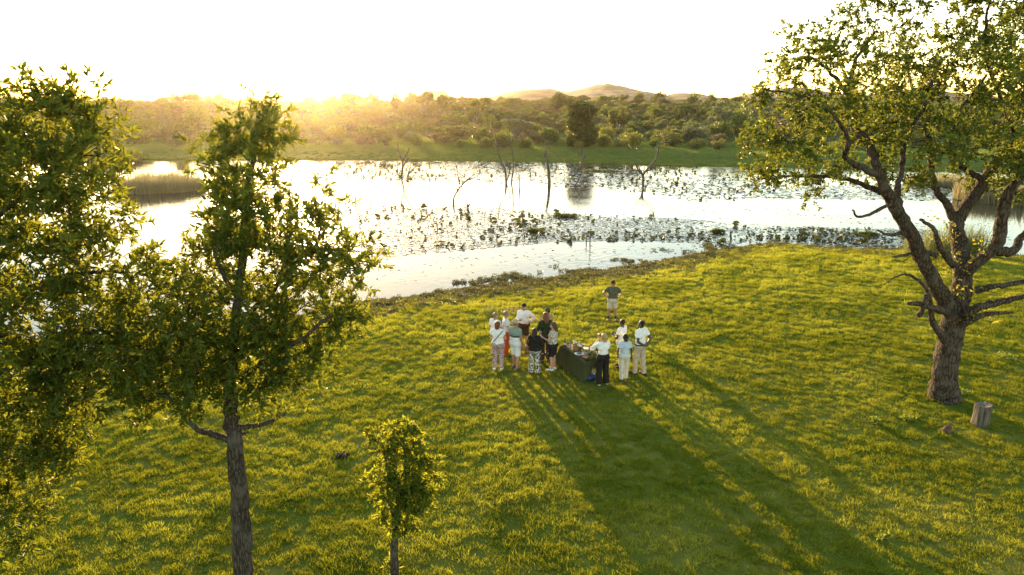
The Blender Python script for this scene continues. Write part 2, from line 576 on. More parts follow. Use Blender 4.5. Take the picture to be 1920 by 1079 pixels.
W_SRC = [source('shore_weed_src', weed_clump(300 + i), weed_mat) for i in range(4)]
n = 15000
wxx = rng.uniform(-26, 36, n); tt = rng.uniform(-2.6, 6.5, n)
wyy = ynear(wxx) - tt
nz = fbm(wxx * 0.45, wyy * 0.9, 61, 4)
pr = np.where(tt < 0.3, np.clip((nz - 0.46 + 0.08 * tt) * 6, 0, 1), 0.8 - 0.8 * ss((tt - 1.5) / 3.8)) * np.where(wxx > 13, 0.35, 1.0)
kk = rng.uniform(size=n) < pr
wxx, wyy, tt = wxx[kk], wyy[kk], tt[kk]
wzz = np.maximum(ground_h(wxx, wyy), WATER_Z)
scatter('shore_weeds', W_SRC, np.stack([wxx, wyy, wzz], 1), rng.uniform(0.45, 1.15, len(wxx)), np.stack([np.zeros(len(wxx)), np.zeros(len(wxx)), rng.uniform(0, 6.28, len(wxx))], 1),
        np.clip(0.35 + 1.5 * (fbm(wxx, wyy, 62) - 0.5) + rng.normal(0, 0.2, len(wxx)), 0, 1), rng.integers(0, 4, len(wxx)), 'low brown green weeds along the muddy shore')

# meadow on the far bank
far_grass = leafy('far_bank_grass', (0.105, 0.160, 0.040), (0.20, 0.215, 0.075), (0.32, 0.40, 0.08), 0.42, True, 0.7, 0.15)
F_SRC = [source('bank_grass_src', grass_clump('bank_grass', 60, 0.8, 0.18, 0.5, 0.02, 0.6, 400 + i), far_grass) for i in range(3)]
n = 16000
fy_ = rng.uniform(0, 1, n) ** 1.5 * 40
fx_ = rng.uniform(-105, 100, n); fyy = yfar(fx_) + 0.5 + fy_
tall = fbm(fx_ * 0.05, fyy * 0.12, 71, 3)
scatter('far_bank_grass', F_SRC, np.stack([fx_, fyy, ground_h(fx_, fyy)], 1), (0.25 + 0.9 * np.clip(fy_ / 14, 0, 1)) * (0.5 + 1.1 * tall), np.stack([np.zeros(n), np.zeros(n), rng.uniform(0, 6.28, n)], 1),
        np.clip(0.15 + 0.5 * ss((-fx_ - 5) / 40) + 1.4 * (tall - 0.5) + rng.normal(0, 0.12, n), 0, 1), rng.integers(0, 3, n), 'green grass meadow on the far bank')

# ------------------------------------------------------------------ bushland on the far bank
wood_far = noisy('grey_bark_far', (0.09, 0.075, 0.06), (0.19, 0.165, 0.135), 3.0, 0.9)
BUSH_MATS = {
    'olive': leafy('olive_foliage', (0.052, 0.068, 0.018), (0.150, 0.160, 0.048), (0.24, 0.25, 0.04), 0.4),
    'green': leafy('green_foliage', (0.045, 0.075, 0.018), (0.120, 0.160, 0.040), (0.22, 0.27, 0.035), 0.4),
    'grey': leafy('grey_green_foliage', (0.080, 0.100, 0.055), (0.180, 0.200, 0.115), (0.22, 0.25, 0.10), 0.35),
    'dry': leafy('dry_brown_foliage', (0.085, 0.070, 0.040), (0.20, 0.16, 0.09), (0.24, 0.18, 0.07), 0.3),
    'lime': leafy('yellow_green_foliage', (0.085, 0.105, 0.024), (0.20, 0.205, 0.055), (0.32, 0.33, 0.05), 0.42),
    'dark': leafy('dark_evergreen_foliage', (0.022, 0.042, 0.010), (0.075, 0.100, 0.022), (0.17, 0.20, 0.02), 0.3),
}


def lobes_crown(lobes, n, leaf, seed, shell=0.55):
    """leaf clumps over several lobes (cx,cy,cz,rx,ry,rz)"""
    r = np.random.default_rng(seed)
    lobes = np.asarray(lobes, float)
    wgt = (lobes[:, 3] * lobes[:, 4] + lobes[:, 3] * lobes[:, 5]); wgt /= wgt.sum()
    k = r.choice(len(lobes), n, p=wgt)
    d = rand_dirs(n, r, 0.25)
    rad = shell + (1.08 - shell) * r.uniform(size=n) ** 0.6
    lump = 0.82 + 0.36 * vnoise(d[:, 0] * 3 + k * 7.3, d[:, 1] * 3 + d[:, 2] * 4.1, seed)
    base = lobes[k, :3] + d * lobes[k, 3:] * (rad * lump)[:, None]
    dd = unit(d + 0.8 * rand_dirs(n, r)); nn = unit(d * 0.7 + rand_dirs(n, r, 0.5))
    V, F, nv = leaf_arrays(base - dd * leaf * 0.5, dd, nn, r.uniform(0.6, 1.3, n) * leaf, r.uniform(0.45, 0.8, n) * leaf)
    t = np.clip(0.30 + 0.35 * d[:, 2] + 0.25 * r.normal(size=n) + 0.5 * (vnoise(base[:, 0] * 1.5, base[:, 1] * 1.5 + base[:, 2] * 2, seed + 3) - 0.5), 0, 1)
    return V, F, np.repeat(t, nv)


def stems(base_r, top_pts, seed, z0=-0.3):
    mb = MB(); r = np.random.default_rng(seed)
    for q in top_pts:
        q = np.asarray(q, float)
        p0 = np.array([r.normal(0, 0.08), r.normal(0, 0.08), z0])
        mid = p0 * 0.5 + q * 0.5 + np.array([r.normal(0, 0.12), r.normal(0, 0.12), 0.15])
        t = np.linspace(0, 1, 6)[:, None]
        mb.tube((1 - t) ** 2 * p0 + 2 * t * (1 - t) * mid + t * t * q, np.linspace(base_r, base_r * 0.3, 6), 5)
    return mb


def join_mesh(name, crown, stem):
    V, F, T = crown
    sv = np.concatenate(stem.v); s4 = np.concatenate(stem.f4) + len(V); s3 = np.concatenate(stem.f3) + len(V)
    return np_mesh(name, np.concatenate([V, sv]), [F, s4, s3], False, np.concatenate([np.zeros(len(F)), np.ones(len(s4) + len(s3))]), np.concatenate([T, np.zeros(len(sv))]))


def shrub_shape(kind, seed):
    """lobes and stem tops for a plant about 1 m wide per unit"""
    r = np.random.default_rng(seed)
    lobes = []
    if kind == 'mound':
        for i in range(7):
            a = r.uniform(0, 6.28); q = r.uniform(0.2, 0.95)
            lobes.append((q * math.cos(a), q * math.sin(a), r.uniform(0.5, 1.15), r.uniform(0.45, 0.8), r.uniform(0.45, 0.8), r.uniform(0.35, 0.65)))
    elif kind == 'umbrella':
        for i in range(9):
            a = r.uniform(0, 6.28); q = r.uniform(0.1, 1.25)
            lobes.append((q * math.cos(a), q * math.sin(a), r.uniform(1.55, 2.0) - 0.12 * q, r.uniform(0.4, 0.7), r.uniform(0.4, 0.7), r.uniform(0.16, 0.3)))
    elif kind == 'round':
        for i in range(9):
            d = rand_dirs(1, r)[0]
            lobes.append((0.5 * d[0], 0.5 * d[1], 1.55 + 0.5 * d[2], 0.5, 0.5, 0.48))
    elif kind == 'tall':
        for i in range(10):
            a = r.uniform(0, 6.28); z = 0.35 + 2.6 * (i + r.uniform(0, 0.8)) / 10; q = r.uniform(0.1, 0.55) * (1.15 - 0.15 * z)
            lobes.append((q * math.cos(a), q * math.sin(a), z, 0.5, 0.5, 0.5))
    elif kind == 'airy':
        for i in range(8):
            a = r.uniform(0, 6.28); q = r.uniform(0.2, 1.0)
            lobes.append((q * math.cos(a), q * math.sin(a), r.uniform(1.2, 2.2), r.uniform(0.25, 0.45), r.uniform(0.25, 0.45), r.uniform(0.2, 0.35)))
    return lobes


PROTO = {}


def proto(kind, colour, seed, n=1500, leaf=0.17):
    key = (kind, colour, seed)
    if key not in PROTO:
        lb = shrub_shape(kind, seed)
        tops = [l[:3] for l in lb[:6]]
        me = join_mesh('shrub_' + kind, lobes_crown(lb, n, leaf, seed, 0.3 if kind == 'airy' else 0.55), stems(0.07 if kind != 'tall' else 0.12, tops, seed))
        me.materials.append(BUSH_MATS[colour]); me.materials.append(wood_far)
        PROTO[key] = me
    return PROTO[key]


PSIZE = {'mound': (1.45, 1.55), 'umbrella': (1.7, 2.15), 'round': (1.0, 2.5), 'tall': (1.0, 3.4), 'airy': (1.3, 2.4)}   # half width, height


def plant(kind, colour, seed, x, y, height, name, label, cat, group=None, half_w=None, n=1500, leaf=0.17):
    o = bpy.data.objects.new(name, proto(kind, colour, seed, n, leaf)); COL.objects.link(o)
    hw, hh = PSIZE[kind]
    s = height / hh
    w = (half_w / hw) if half_w else s
    o.location = (x, y, gh(x, y)); o.scale = (w, w, s); o.rotation_euler = (0, 0, random.uniform(0, 6.28))
    tag(o, label, cat, group)
    return o


def hero(kind, colour, seed, px, Y, py_top, half_px, name, label, cat='tree', group=None, n=2600, leaf=0.13, parts=True):
    """a plant that the photograph lets you pick out: crown and trunk are parts"""
    if Y > 200: py_top -= 4; half_px *= 1.3
    top = PY(px, py_top, Y)
    x, z0 = top[0], gh(top[0], Y)
    hw, hh = PSIZE[kind]
    s = max(top[2] - z0, 1.0) / hh; w = half_px * Y / 1330.0 / hw
    root = empty(name, (x, Y, z0))
    lb = shrub_shape(kind, seed)
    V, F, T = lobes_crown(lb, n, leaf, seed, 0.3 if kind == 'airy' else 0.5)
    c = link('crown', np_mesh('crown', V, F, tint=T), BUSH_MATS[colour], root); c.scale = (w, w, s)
    st = link('trunk', stems(0.11, [l[:3] for l in lb[:7]], seed).mesh('trunk'), wood_far, root); st.scale = (w, w, s)
    tag(root, label, cat, group)
    return root


hero('tall', 'dark', 1, 1090, 122, 186, 38, 'evergreen_tree', 'tall dense dark evergreen tree standing alone at the far water edge', n=7000, leaf=0.17)
hero('airy', 'olive', 2, 1168, 140, 205, 36, 'acacia_tree', 'airy olive tree with thin trunks right of the tall dark evergreen', n=2600)
hero('umbrella', 'dark', 3, 1290, 178, 196, 34, 'acacia_tree', 'broad dark umbrella crowned tree midway up the far bushland')
hero('mound', 'grey', 4, 1308, 138, 238, 32, 'shrub', 'large pale grey green rounded shrub on the far bank', 'shrub')
hero('mound', 'olive', 5, 1262, 128, 244, 30, 'shrub', 'spreading olive shrub beside the pale grey green one', 'shrub')
hero('round', 'dry', 6, 1352, 124, 250, 19, 'shrub', 'half dry brownish shrub with bare stems near the big tree foliage', 'shrub')
hero('mound', 'green', 7, 1158, 126, 265, 22, 'shrub', 'low dark shrub at the foot of the airy olive tree', 'shrub')
hero('mound', 'dark', 8, 915, 124, 262, 18, 'shrub', 'dark round shrub on the bank behind the pair of bare trunks', 'shrub')
hero('tall', 'green', 9, 885, 150, 230, 16, 'tree', 'pointed dark green tree above the dark bank shrubs')
hero('mound', 'olive', 10, 835, 135, 252, 28, 'shrub', 'wide olive shrub left of the pointed green tree', 'shrub')
hero('airy', 'lime', 11, 890, 175, 188, 22, 'tree', 'sparse pale tree with open branches reaching above the bushland')
hero('umbrella', 'grey', 12, 965, 140, 224, 36, 'acacia_tree', 'wide grey green umbrella shrub behind the bare trunk pair')
hero('mound', 'lime', 13, 1020, 138, 246, 26, 'shrub', 'dull green mound shrub left of the tall dark evergreen', 'shrub')
hero('umbrella', 'dark', 14, 350, 235, 178, 20, 'acacia_tree', 'flat topped tree silhouette on the skyline left of the sun glow', n=1500)
hero('round', 'olive', 15, 430, 230, 179, 14, 'acacia_tree', 'open crowned silhouette tree on the skyline above the lawn tree', n=900)
hero('umbrella', 'olive', 16, 300, 240, 189, 11, 'tree', 'small flat skyline tree between two larger ones at left', n=900)
hero('umbrella', 'dark', 17, 192, 225, 186, 15, 'tree', 'leftmost dark umbrella tree on the skyline', n=1500)
hero('umbrella', 'olive', 18, 238, 225, 190, 15, 'tree', 'second umbrella tree from the left on the skyline')
hero('umbrella', 'olive', 19, 662, 240, 175, 26, 'tree', 'broad skyline tree right of the sun glow', n=2000)
hero('round', 'olive', 20, 620, 240, 177, 14, 'tree', 'rounded skyline tree inside the sun glow')
hero('mound', 'lime', 21, 594, 165, 220, 20, 'shrub', 'golden rounded shrub glowing under the sun', 'shrub')
hero('round', 'dark', 22, 742, 240, 178, 8, 'tree', 'small lone skyline tree left of the pale far hill')
hero('umbrella', 'dark', 23, 797, 230, 175, 17, 'tree', 'dark broad tree in front of the pale far hill')
hero('airy', 'olive', 24, 826, 205, 178, 13, 'tree', 'spiky tuft shaped tree beside the dark one below the pale hill')
hero('tall', 'dark', 25, 912, 215, 181, 11, 'tree', 'dark cone tree at the skyline right of the sparse pale tree')
hero('round', 'dark', 26, 1047, 240, 177, 13, 'tree', 'larger of two dark round trees below the long hill')
hero('round', 'dark', 27, 1072, 235, 183, 10, 'tree', 'smaller of two dark round trees below the long hill')
hero('round', 'olive', 28, 1200, 270, 177, 9, 'tree', 'olive round tree on the right shoulder of the highest hill')
hero('umbrella', 'olive', 29, 1168, 275, 180, 9, 'tree', 'small tree on the ridge before the highest hill')
hero('umbrella', 'olive', 30, 1236, 265, 178, 12, 'tree', 'low ridge tree between the highest hill and the next')
hero('mound', 'green', 31, 1385, 150, 208, 30, 'tree', 'bushy green tree partly behind the big tree foliage')
hero('umbrella', 'olive', 32, 1232, 160, 222, 26, 'tree', 'grey olive tree left of the broad dark umbrella tree')
hero('mound', 'grey', 33, 700, 150, 236, 30, 'shrub', 'grey olive mound shrub in the haze right of the glow', 'shrub')
hero('mound', 'olive', 34, 340, 150, 228, 34, 'shrub', 'wide hazy shrub on the left far bank', 'shrub')
hero('mound', 'olive', 35, 255, 140, 240, 30, 'shrub', 'low hazy shrub near the reeds of the left far bank', 'shrub')
HEROXY = [(o.location.x, o.location.y) for o in COL.objects if o.type == 'EMPTY']

KINDS = [('mound', 'olive', 51), ('mound', 'green', 52), ('mound', 'grey', 53), ('mound', 'lime', 54), ('mound', 'dry', 55), ('umbrella', 'olive', 56), ('umbrella', 'green', 57), ('airy', 'dry', 58), ('round', 'olive', 59), ('mound', 'olive', 60), ('airy', 'grey', 61), ('round', 'green', 62)]
PK = np.array([0.17, 0.10, 0.10, 0.07, 0.09, 0.12, 0.07, 0.06, 0.05, 0.10, 0.04, 0.03]); PK /= PK.sum()
words = {'mound': 'rounded', 'umbrella': 'flat topped', 'airy': 'thin open', 'round': 'ball shaped'}
cols = {'olive': 'olive', 'green': 'green', 'grey': 'grey green', 'lime': 'yellow green', 'dry': 'dry brown', 'dark': 'dark'}
cnt = 0
placed = list(HEROXY)
for row in range(4):                       # the front rows, one object per shrub
    for px in np.arange(120, 1960, 46):
        px = px + random.uniform(-16, 16)
        x = (px - 960) / FPX / 1.036
        Y = 0.0
        base = 120 + row * 9 + random.uniform(-4, 4) + (7 if px < 850 else 0)
        X = x * base
        if base - yfar(X) < 11: base = yfar(X) + 11 + random.uniform(0, 4); X = x * base
        if any((X - a) ** 2 + (base - b_) ** 2 < 9 for a, b_ in placed): continue
        placed.append((X, base))
        kd, cl, sd = KINDS[int(np.random.default_rng(cnt + 900).choice(len(KINDS), p=PK))]
        hgt = random.uniform(1.4, 3.0) + 0.3 * row
        side = 'left of the sun glow' if px < 520 else ('below the sun glow' if px < 760 else ('between glow and tall evergreen' if px < 1050 else 'right of the tall evergreen'))
        depth = ['lowest row', 'second row', 'third row', 'fourth row'][row]
        plant(kd, cl, sd, X, base, hgt, 'shrub', f'{words[kd]} {cols[cl]} shrub, {depth} of far bank, {side}', 'shrub', f'{words[kd]} {cols[cl]} shrubs, {depth}, {side}', hgt * random.uniform(0.65, 1.0))
        cnt += 1

# the rest of the bushland reads as one mass
B_SRC = []
for kd, cl, sd in KINDS:
    B_SRC.append(bpy.data.objects.new('bushland_src', proto(kd, cl, sd)))
n = 7600
by = np.sqrt(rng.uniform(150 ** 2, 430 ** 2, n))
bx = rng.uniform(-0.80, 0.80, n) * by
ok = np.ones(n, bool)
for hx, hy in HEROXY: ok &= ((bx - hx) ** 2 + (by - hy) ** 2) > 12
bx, by = bx[ok], by[ok]; n = len(bx)
zone = fbm(bx * 0.02, by * 0.03, 81, 3)
pk = np.array([int(np.random.default_rng(i).choice(len(KINDS), p=PK)) for i in range(n)])
pk[(zone > 0.58) & (rng.uniform(size=n) < 0.6)] = 4
scatter('bushland', B_SRC, np.stack([bx, by, ground_h(bx, by) - 0.1], 1), rng.uniform(0.8, 1.7, n) * np.where(rng.uniform(size=n) < 0.06, 1.7, 1.0), np.stack([np.zeros(n), np.zeros(n), rng.uniform(0, 6.28, n)], 1), rng.uniform(0, 1, n), pk, 'dense hazy bushland covering the slope behind the far bank')
# ------------------------------------------------------------------ water lilies
pad_mat = leafy('lily_pad', (0.028, 0.034, 0.012), (0.085, 0.088, 0.030), (0.13, 0.14, 0.03), 0.2, False, 0.6, 0.2)
flat_mat = noisy('floating_lily_leaf', (0.050, 0.044, 0.020), (0.170, 0.145, 0.080), 0.8, 0.25, 0, spec=0.8)


def pad_mesh(seed, seg=11):
    r = np.random.default_rng(seed)
    a = np.linspace(0.18, 2 * math.pi - 0.18, seg)
    rr = 0.5 * (1 + 0.10 * r.normal(size=seg)) 
    cup = r.uniform(0.05, 0.22)
    V = [(0, 0, 0)] + [(rr[i] * math.cos(a[i]), rr[i] * math.sin(a[i]), cup * (0.5 + 0.5 * math.sin(2 * a[i] + seed)) + 0.03 * r.normal()) for i in range(seg)]
    F = [(0, i, i + 1) for i in range(1, seg)]
    me = np_mesh('lily_pad', V, np.array(F), True, tint=np.full(len(V), r.uniform(0.1, 0.9)))
    me.materials.append(pad_mat)
    return me


PADS = [pad_mesh(500 + i) for i in range(10)]


def pad_stalk_mesh(seed):
    """pad held above the water on its stalk"""
    r = np.random.default_rng(seed)
    base = PADS[seed % len(PADS)]
    v = np.empty(len(base.vertices) * 3); base.vertices.foreach_get('co', v); v = v.reshape(-1, 3)
    ti = r.uniform(0.35, 1.0); c, s = math.cos(ti), math.sin(ti)
    v = v @ np.array([[1, 0, 0], [0, c, s], [0, -s, c]])
    h = 0.36 * s + r.uniform(0.0, 0.06)
    v[:, 2] += h
    mb = MB().tube([(0, 0.02, -0.3), (0.02, 0, h * 0.5), (0, 0, h)], [0.03, 0.025, 0.02], 4)
    f = np.array([[0, i, i + 1] for i in range(1, len(v) - 1)])
    sv = np.concatenate(mb.v)
    me = np_mesh('lily_pad', np.concatenate([v, sv]), [f, np.concatenate(mb.f4) + len(v), np.concatenate(mb.f3) + len(v)], False, tint=np.full(len(v) + len(sv), r.uniform(0.0, 0.8)))
    me.materials.append(pad_mat)
    return me


STANDING = [pad_stalk_mesh(540 + i) for i in range(14)]
NEAR_TOP = ([600, 700, 850, 950, 1040, 1150, 1300, 1450, 1720], [360, 374, 384, 392, 396, 404, 412, 424, 432])
NEAR_BOT = ([600, 700, 850, 950, 1040, 1150, 1300, 1400, 1720], [486, 484, 472, 462, 455, 452, 456, 458, 470])


def sample_band(n, top, bot, x0, x1, seed, p=1.0):
    r = np.random.default_rng(seed)
    out = []
    while len(out) < n:
        px = r.uniform(x0, x1)
        t, b_ = np.interp(px, *top), np.interp(px, *bot)
        py = t + (b_ - t) * r.beta(1.6, 1.5)
        q = PZ(px, py, WATER_Z)
        if fbm(np.array([q[0] * 0.16]), np.array([q[1] * 0.16]), 91, 3)[0] < 0.40 + 0.13 * r.normal(): continue
        if ynear(q[0]) - q[1] > -1.0: continue
        out.append((px, py, q))
    return out


zones = [(600, 760, 'in the sun glitter'), (760, 900, 'below the leaning sapling'), (900, 1040, 'behind the group of guests'), (1040, 1200, 'behind the olive shirt'), (1200, 1400, 'off the grassy point'), (1400, 1720, 'near the big tree')]
for i, (px, py, q) in enumerate(sample_band(290, NEAR_TOP, NEAR_BOT, 610, 1710, 92)):
    r_ = random.Random(i)
    o = bpy.data.objects.new('lily_pad', STANDING[r_.randrange(14)]); COL.objects.link(o)
    s = 0.22 + 0.34 * r_.random() ** 1.5; o.scale = (s, s, s); o.location = (q[0], q[1], WATER_Z); o.rotation_euler = (0, 0, r_.uniform(0, 6.28))
    zn = [z for z in zones if z[0] <= px <= z[1]][0][2]
    depth = ['farther edge', 'middle', 'nearer edge'][min(2, int(3 * (py - np.interp(px, *NEAR_TOP)) / (np.interp(px, *NEAR_BOT) - np.interp(px, *NEAR_TOP))))]
    size = 'large' if s > 0.40 else ('medium' if s > 0.29 else 'small')
    tag(o, f'{size} dark raised lily pad, {depth} of near bed, {zn}', 'lily pad', f'{size} raised lily pads, {depth}, {zn}')

PSRC = [bpy.data.objects.new('lily_src', me) for me in PADS] 
SSRC = [bpy.data.objects.new('lily_src', me) for me in STANDING]


def water_scatter(name, src, lst, smin, smax, label, z=0.008, flat=True):
    P = np.array([q for _, _, q in lst]); P[:, 2] = WATER_Z + z
    n = len(P)
    tilt = rng.normal(0, 0.06 if flat else 0.15, (n, 2))
    scatter(name, src, P, rng.uniform(smin, smax, n), np.stack([tilt[:, 0], tilt[:, 1], rng.uniform(0, 6.28, n)], 1), rng.uniform(0, 1, n), rng.integers(0, len(src), n), label)


water_scatter('standing_lily_leaves', SSRC, sample_band(700, NEAR_TOP, NEAR_BOT, 600, 1720, 93), 0.10, 0.24, 'small raised lily leaves scattered through the near bed')


def flat_leaf(seed):
    r = np.random.default_rng(seed); a = np.arange(8) * math.pi / 4
    rr = 0.5 * r.uniform(0.8, 1.15, 8)
    return np_mesh('floating_leaf', np.stack([rr * np.cos(a), rr * np.sin(a), r.normal(0, 0.035, 8)], 1), [(0, 1, 2, 3), (0, 3, 4, 7), (4, 5, 6, 7)])


FSRC = [source('floating_leaf_src', flat_leaf(600 + i), flat_mat) for i in range(4)]


def band_any(n, top, bot, x0, x1, seed, thr, sc=0.12):
    r = np.random.default_rng(seed)
    px = r.uniform(x0, x1, n * 3); t, b_ = np.interp(px, *top), np.interp(px, *bot)
    py = t + (b_ - t) * r.uniform(0, 1, n * 3)
    Q = np.array([PZ(a, b2, WATER_Z) for a, b2 in zip(px, py)])
    e = np.minimum((py - t), (b_ - py)) / 8.0
    k = (fbm(Q[:, 0] * sc, Q[:, 1] * sc, seed, 4) > thr + 0.07 * r.normal(size=len(Q)) - 0.06 * np.clip(e, 0, 1.5)) & (ynear(Q[:, 0]) - Q[:, 1] < -0.4) & (Q[:, 1] < yfar(Q[:, 0]) - 0.3)
    return [(a, b2, q) for a, b2, q in zip(px[k], py[k], Q[k])][:n]


water_scatter('floating_lily_mat', FSRC, band_any(15000, NEAR_TOP, NEAR_BOT, 560, 1760, 94, 0.475), 0.08, 0.32, 'flat floating leaves of the near lily bed')
FAR_TOP = ([350, 700, 960, 1400, 1900], [303, 302, 304, 315, 324])
FAR_BOT = ([350, 600, 740, 900, 960, 1050, 1200, 1300, 1420, 1900], [318, 332, 338, 344, 346, 352, 360, 378, 372, 378])
water_scatter('far_floating_mat', FSRC, band_any(12000, FAR_TOP, FAR_BOT, 350, 1900, 95, 0.46, 0.06), 0.15, 0.55, 'flat floating leaves of the far lily bed')
water_scatter('far_standing_leaves', SSRC, band_any(1150, FAR_TOP, FAR_BOT, 560, 1900, 96, 0.47, 0.06), 0.16, 0.40, 'dark raised leaves scattered over the far lily bed', 0.0, False)
water_scatter('open_water_leaves', FSRC, band_any(1300, ([300, 1900], [330, 400]), ([300, 1000, 1400, 1900], [560, 520, 470, 470]), 300, 1900, 97, 0.52, 0.2), 0.08, 0.25, 'stray leaves floating on the open water')

# floating islands of green weed
isle_mat = leafy('water_weed_leaves', (0.05, 0.075, 0.018), (0.12, 0.14, 0.035), (0.17, 0.19, 0.03), 0.35, False, 0.5)
for px, py, wpx, lab in ((1062, 407, 30, 'green floating weed island in the middle of the near lily bed'), (1345, 437, 14, 'small weed tuft off the grassy point'), (1625, 442, 20, 'flat weed patch left of the big tree trunk'), (1120, 322, 34, 'long thin weed strip in the far lily bed'), (1000, 436, 12, 'little weed tuft left of the thin sticks')):
    q = PZ(px, py, WATER_Z); w = wpx * q[1] / 1330
    r = np.random.default_rng(px); n = 420
    base = np.stack([r.normal(0, w * 0.45, n), r.normal(0, w * 0.22, n), r.uniform(0, 0.12, n)], 1)
    d = rand_dirs(n, r, 0.9); d[:, 2] = abs(d[:, 2])
    V, F, nv = leaf_arrays(base, unit(d), rand_dirs(n, r, 1), r.uniform(0.12, 0.3, n), r.uniform(0.06, 0.12, n))
    tag(link('water_weed', np_mesh('water_weed', V, F, tint=np.repeat(r.uniform(0, 1, n), nv)), isle_mat, loc=q), lab, 'water weed')

# ------------------------------------------------------------------ drowned dead trees
dead_mat = noisy('weathered_dead_wood', (0.04, 0.032, 0.026), (0.13, 0.11, 0.09), 4.0, 0.9, 0.6, 18.0, stretch=(1, 1, 0.3))


def smooth_path(pts, k=4):
    pts = np.asarray(pts, float)
    if len(pts) < 3:
        return np.stack([pts[0] + (pts[-1] - pts[0]) * t for t in np.linspace(0, 1, k + 1)])
    P = np.vstack([2 * pts[0] - pts[1], pts, 2 * pts[-1] - pts[-2]])
    out = []
    for i in range(1, len(P) - 2):
        for t in np.linspace(0, 1, k, endpoint=False):
            a, b_, c, d = P[i - 1], P[i], P[i + 1], P[i + 2]
            out.append(0.5 * (2 * b_ + (c - a) * t + (2 * a - 5 * b_ + 4 * c - d) * t * t + (3 * b_ - a - 3 * c + d) * t ** 3))
    out.append(P[-2])
    return np.array(out)


def dead_tree(name, label, cat, base_px, stems_px, rad_px, seed=0):
    """stems traced as outlines; each leans to its own depth"""
    b0 = PZ(*base_px, WATER_Z)
    root = empty(name, b0)
    r = np.random.default_rng(seed)
    pxm = b0[1] / 1330
    for i, st in enumerate(stems_px):
        yoff = np.linspace(0, r.normal(0, 12 * pxm), len(st))
        pts = np.array([PY(px, py, b0[1] + yoff[j]) for j, (px, py) in enumerate(st)]) - b0
        if i == 0 or abs(st[0][1] - base_px[1]) < 6: pts = np.vstack([pts[0] + (0, 0, -0.5), pts])
        pts = smooth_path(pts, 4)
        pts[1:] += r.normal(0, 0.25 * pxm, (len(pts) - 1, 3))
        R = (rad_px if i == 0 else rad_px * 0.75) * pxm * 1.25
        o = link('trunk' if i == 0 else 'branch', MB().tube(pts, np.linspace(R, R * 0.35, len(pts)), 7, True, 0.10, seed + i).mesh('dead_stem'), dead_mat, root)
    tag(root, label, cat, 'dead trees standing in the lake')
    return root


dead_tree('dead_tree', 'bushy cluster of bare dead stems left of the leaning sapling', 'dead tree', (752, 334), [[(752, 334), (755, 318), (754, 301), (748, 285), (746, 270)], [(750, 330), (746, 326), (745, 303)], [(754, 318), (760, 305), (767, 296)], [(765, 331), (768, 318), (773, 301)], [(766, 326), (774, 319), (777, 313)], [(755, 302), (762, 290), (768, 278)]], 2.2, 1)
dead_tree('dead_tree', 'thin dead sapling leaning right over the near lily bed', 'dead tree', (850, 384), [[(850, 384), (853, 366), (866, 348), (878, 336), (890, 327)], [(866, 348), (876, 338), (886, 336), (893, 332)], [(857, 356), (856, 351)]], 1.7, 2)
dead_tree('dead_tree', 'two tall pale bare trunks side by side in far lilies', 'dead tree', (949, 343), [[(949, 343), (947, 320), (937, 296), (931, 272), (928, 248)], [(959, 343), (962, 318), (962, 292), (957, 268), (955, 242)], [(950, 340), (955, 325), (957, 308)], [(957, 318), (951, 308), (944, 304)], [(932, 276), (927, 270), (924, 268)], [(957, 268), (961, 262), (960, 256)]], 1.9, 3)
dead_tree('post', 'short upright dead post right of the two tall trunks', 'post', (974, 358), [[(974, 358), (974, 343), (974, 328)]], 1.4, 4)
dead_tree('dead_tree', 'thick leaning grey snag without branches', 'dead tree', (1030, 348), [[(1030, 348), (1029, 325), (1026, 302), (1023, 282)], [(1025, 297), (1022, 291), (1021, 287)]], 3.4, 5)
dead_tree('dead_tree', 'pale thin dead tree in front of the tall dark evergreen', 'dead tree', (1091, 317), [[(1091, 317), (1091, 302), (1092, 288), (1089, 272)], [(1091, 305), (1095, 296), (1096, 290)], [(1092, 290), (1088, 284), (1088, 278)]], 1.7, 6)
dead_tree('dead_tree', 'forked dead tree with one long arm bent right', 'dead tree', (1206, 349), [[(1206, 349), (1206, 338), (1206, 328), (1213, 318), (1222, 308), (1230, 298), (1234, 282), (1238, 271), (1247, 267), (1257, 265)], [(1206, 330), (1199, 322), (1194, 313), (1190, 303)], [(1205, 329), (1200, 318), (1196, 308)], [(1210, 322), (1217, 320), (1223, 317)], [(1235, 280), (1233, 274), (1233, 268)]], 2.2, 7)
dead_tree('dead_tree', 'low twisted driftwood snag with reflection below it', 'driftwood', (1076, 350), [[(1076, 350), (1083, 342), (1087, 333), (1090, 326)], [(1088, 350), (1091, 338), (1092, 328)], [(1091, 340), (1098, 341), (1101, 336)], [(1068, 351), (1084, 349), (1104, 352)]], 1.7, 8)
dead_tree('dead_tree', 'small bent dead twig tree between leaning sapling and stem cluster', 'dead tree', (806, 340), [[(806, 340), (804, 331), (799, 324), (794, 321)], [(804, 331), (798, 329)], [(803, 328), (806, 322)]], 1.1, 9)
dead_tree('dead_tree', 'thin dead pair of stems behind the leaning sapling', 'dead tree', (861, 344), [[(861, 344), (859, 330), (857, 316), (854, 306)], [(867, 343), (865, 332), (860, 325)]], 1.2, 10)
dead_tree('dead_tree', 'short dead stump right of the two tall trunks in far lilies', 'stump', (994, 330), [[(994, 330), (994, 323), (993, 317)]], 1.3, 11)
dead_tree('stump', 'dark broken stump among far lilies right of the driftwood', 'stump', (1148, 328), [[(1148, 328), (1149, 322), (1151, 318)], [(1145, 327), (1147, 322)]], 2.0, 12)
dead_tree('stump', 'dark thick stub standing in the near lily bed', 'stump', (878, 399), [[(878, 399), (877, 391), (876, 383)], [(877, 387), (882, 383)]], 2.6, 13)
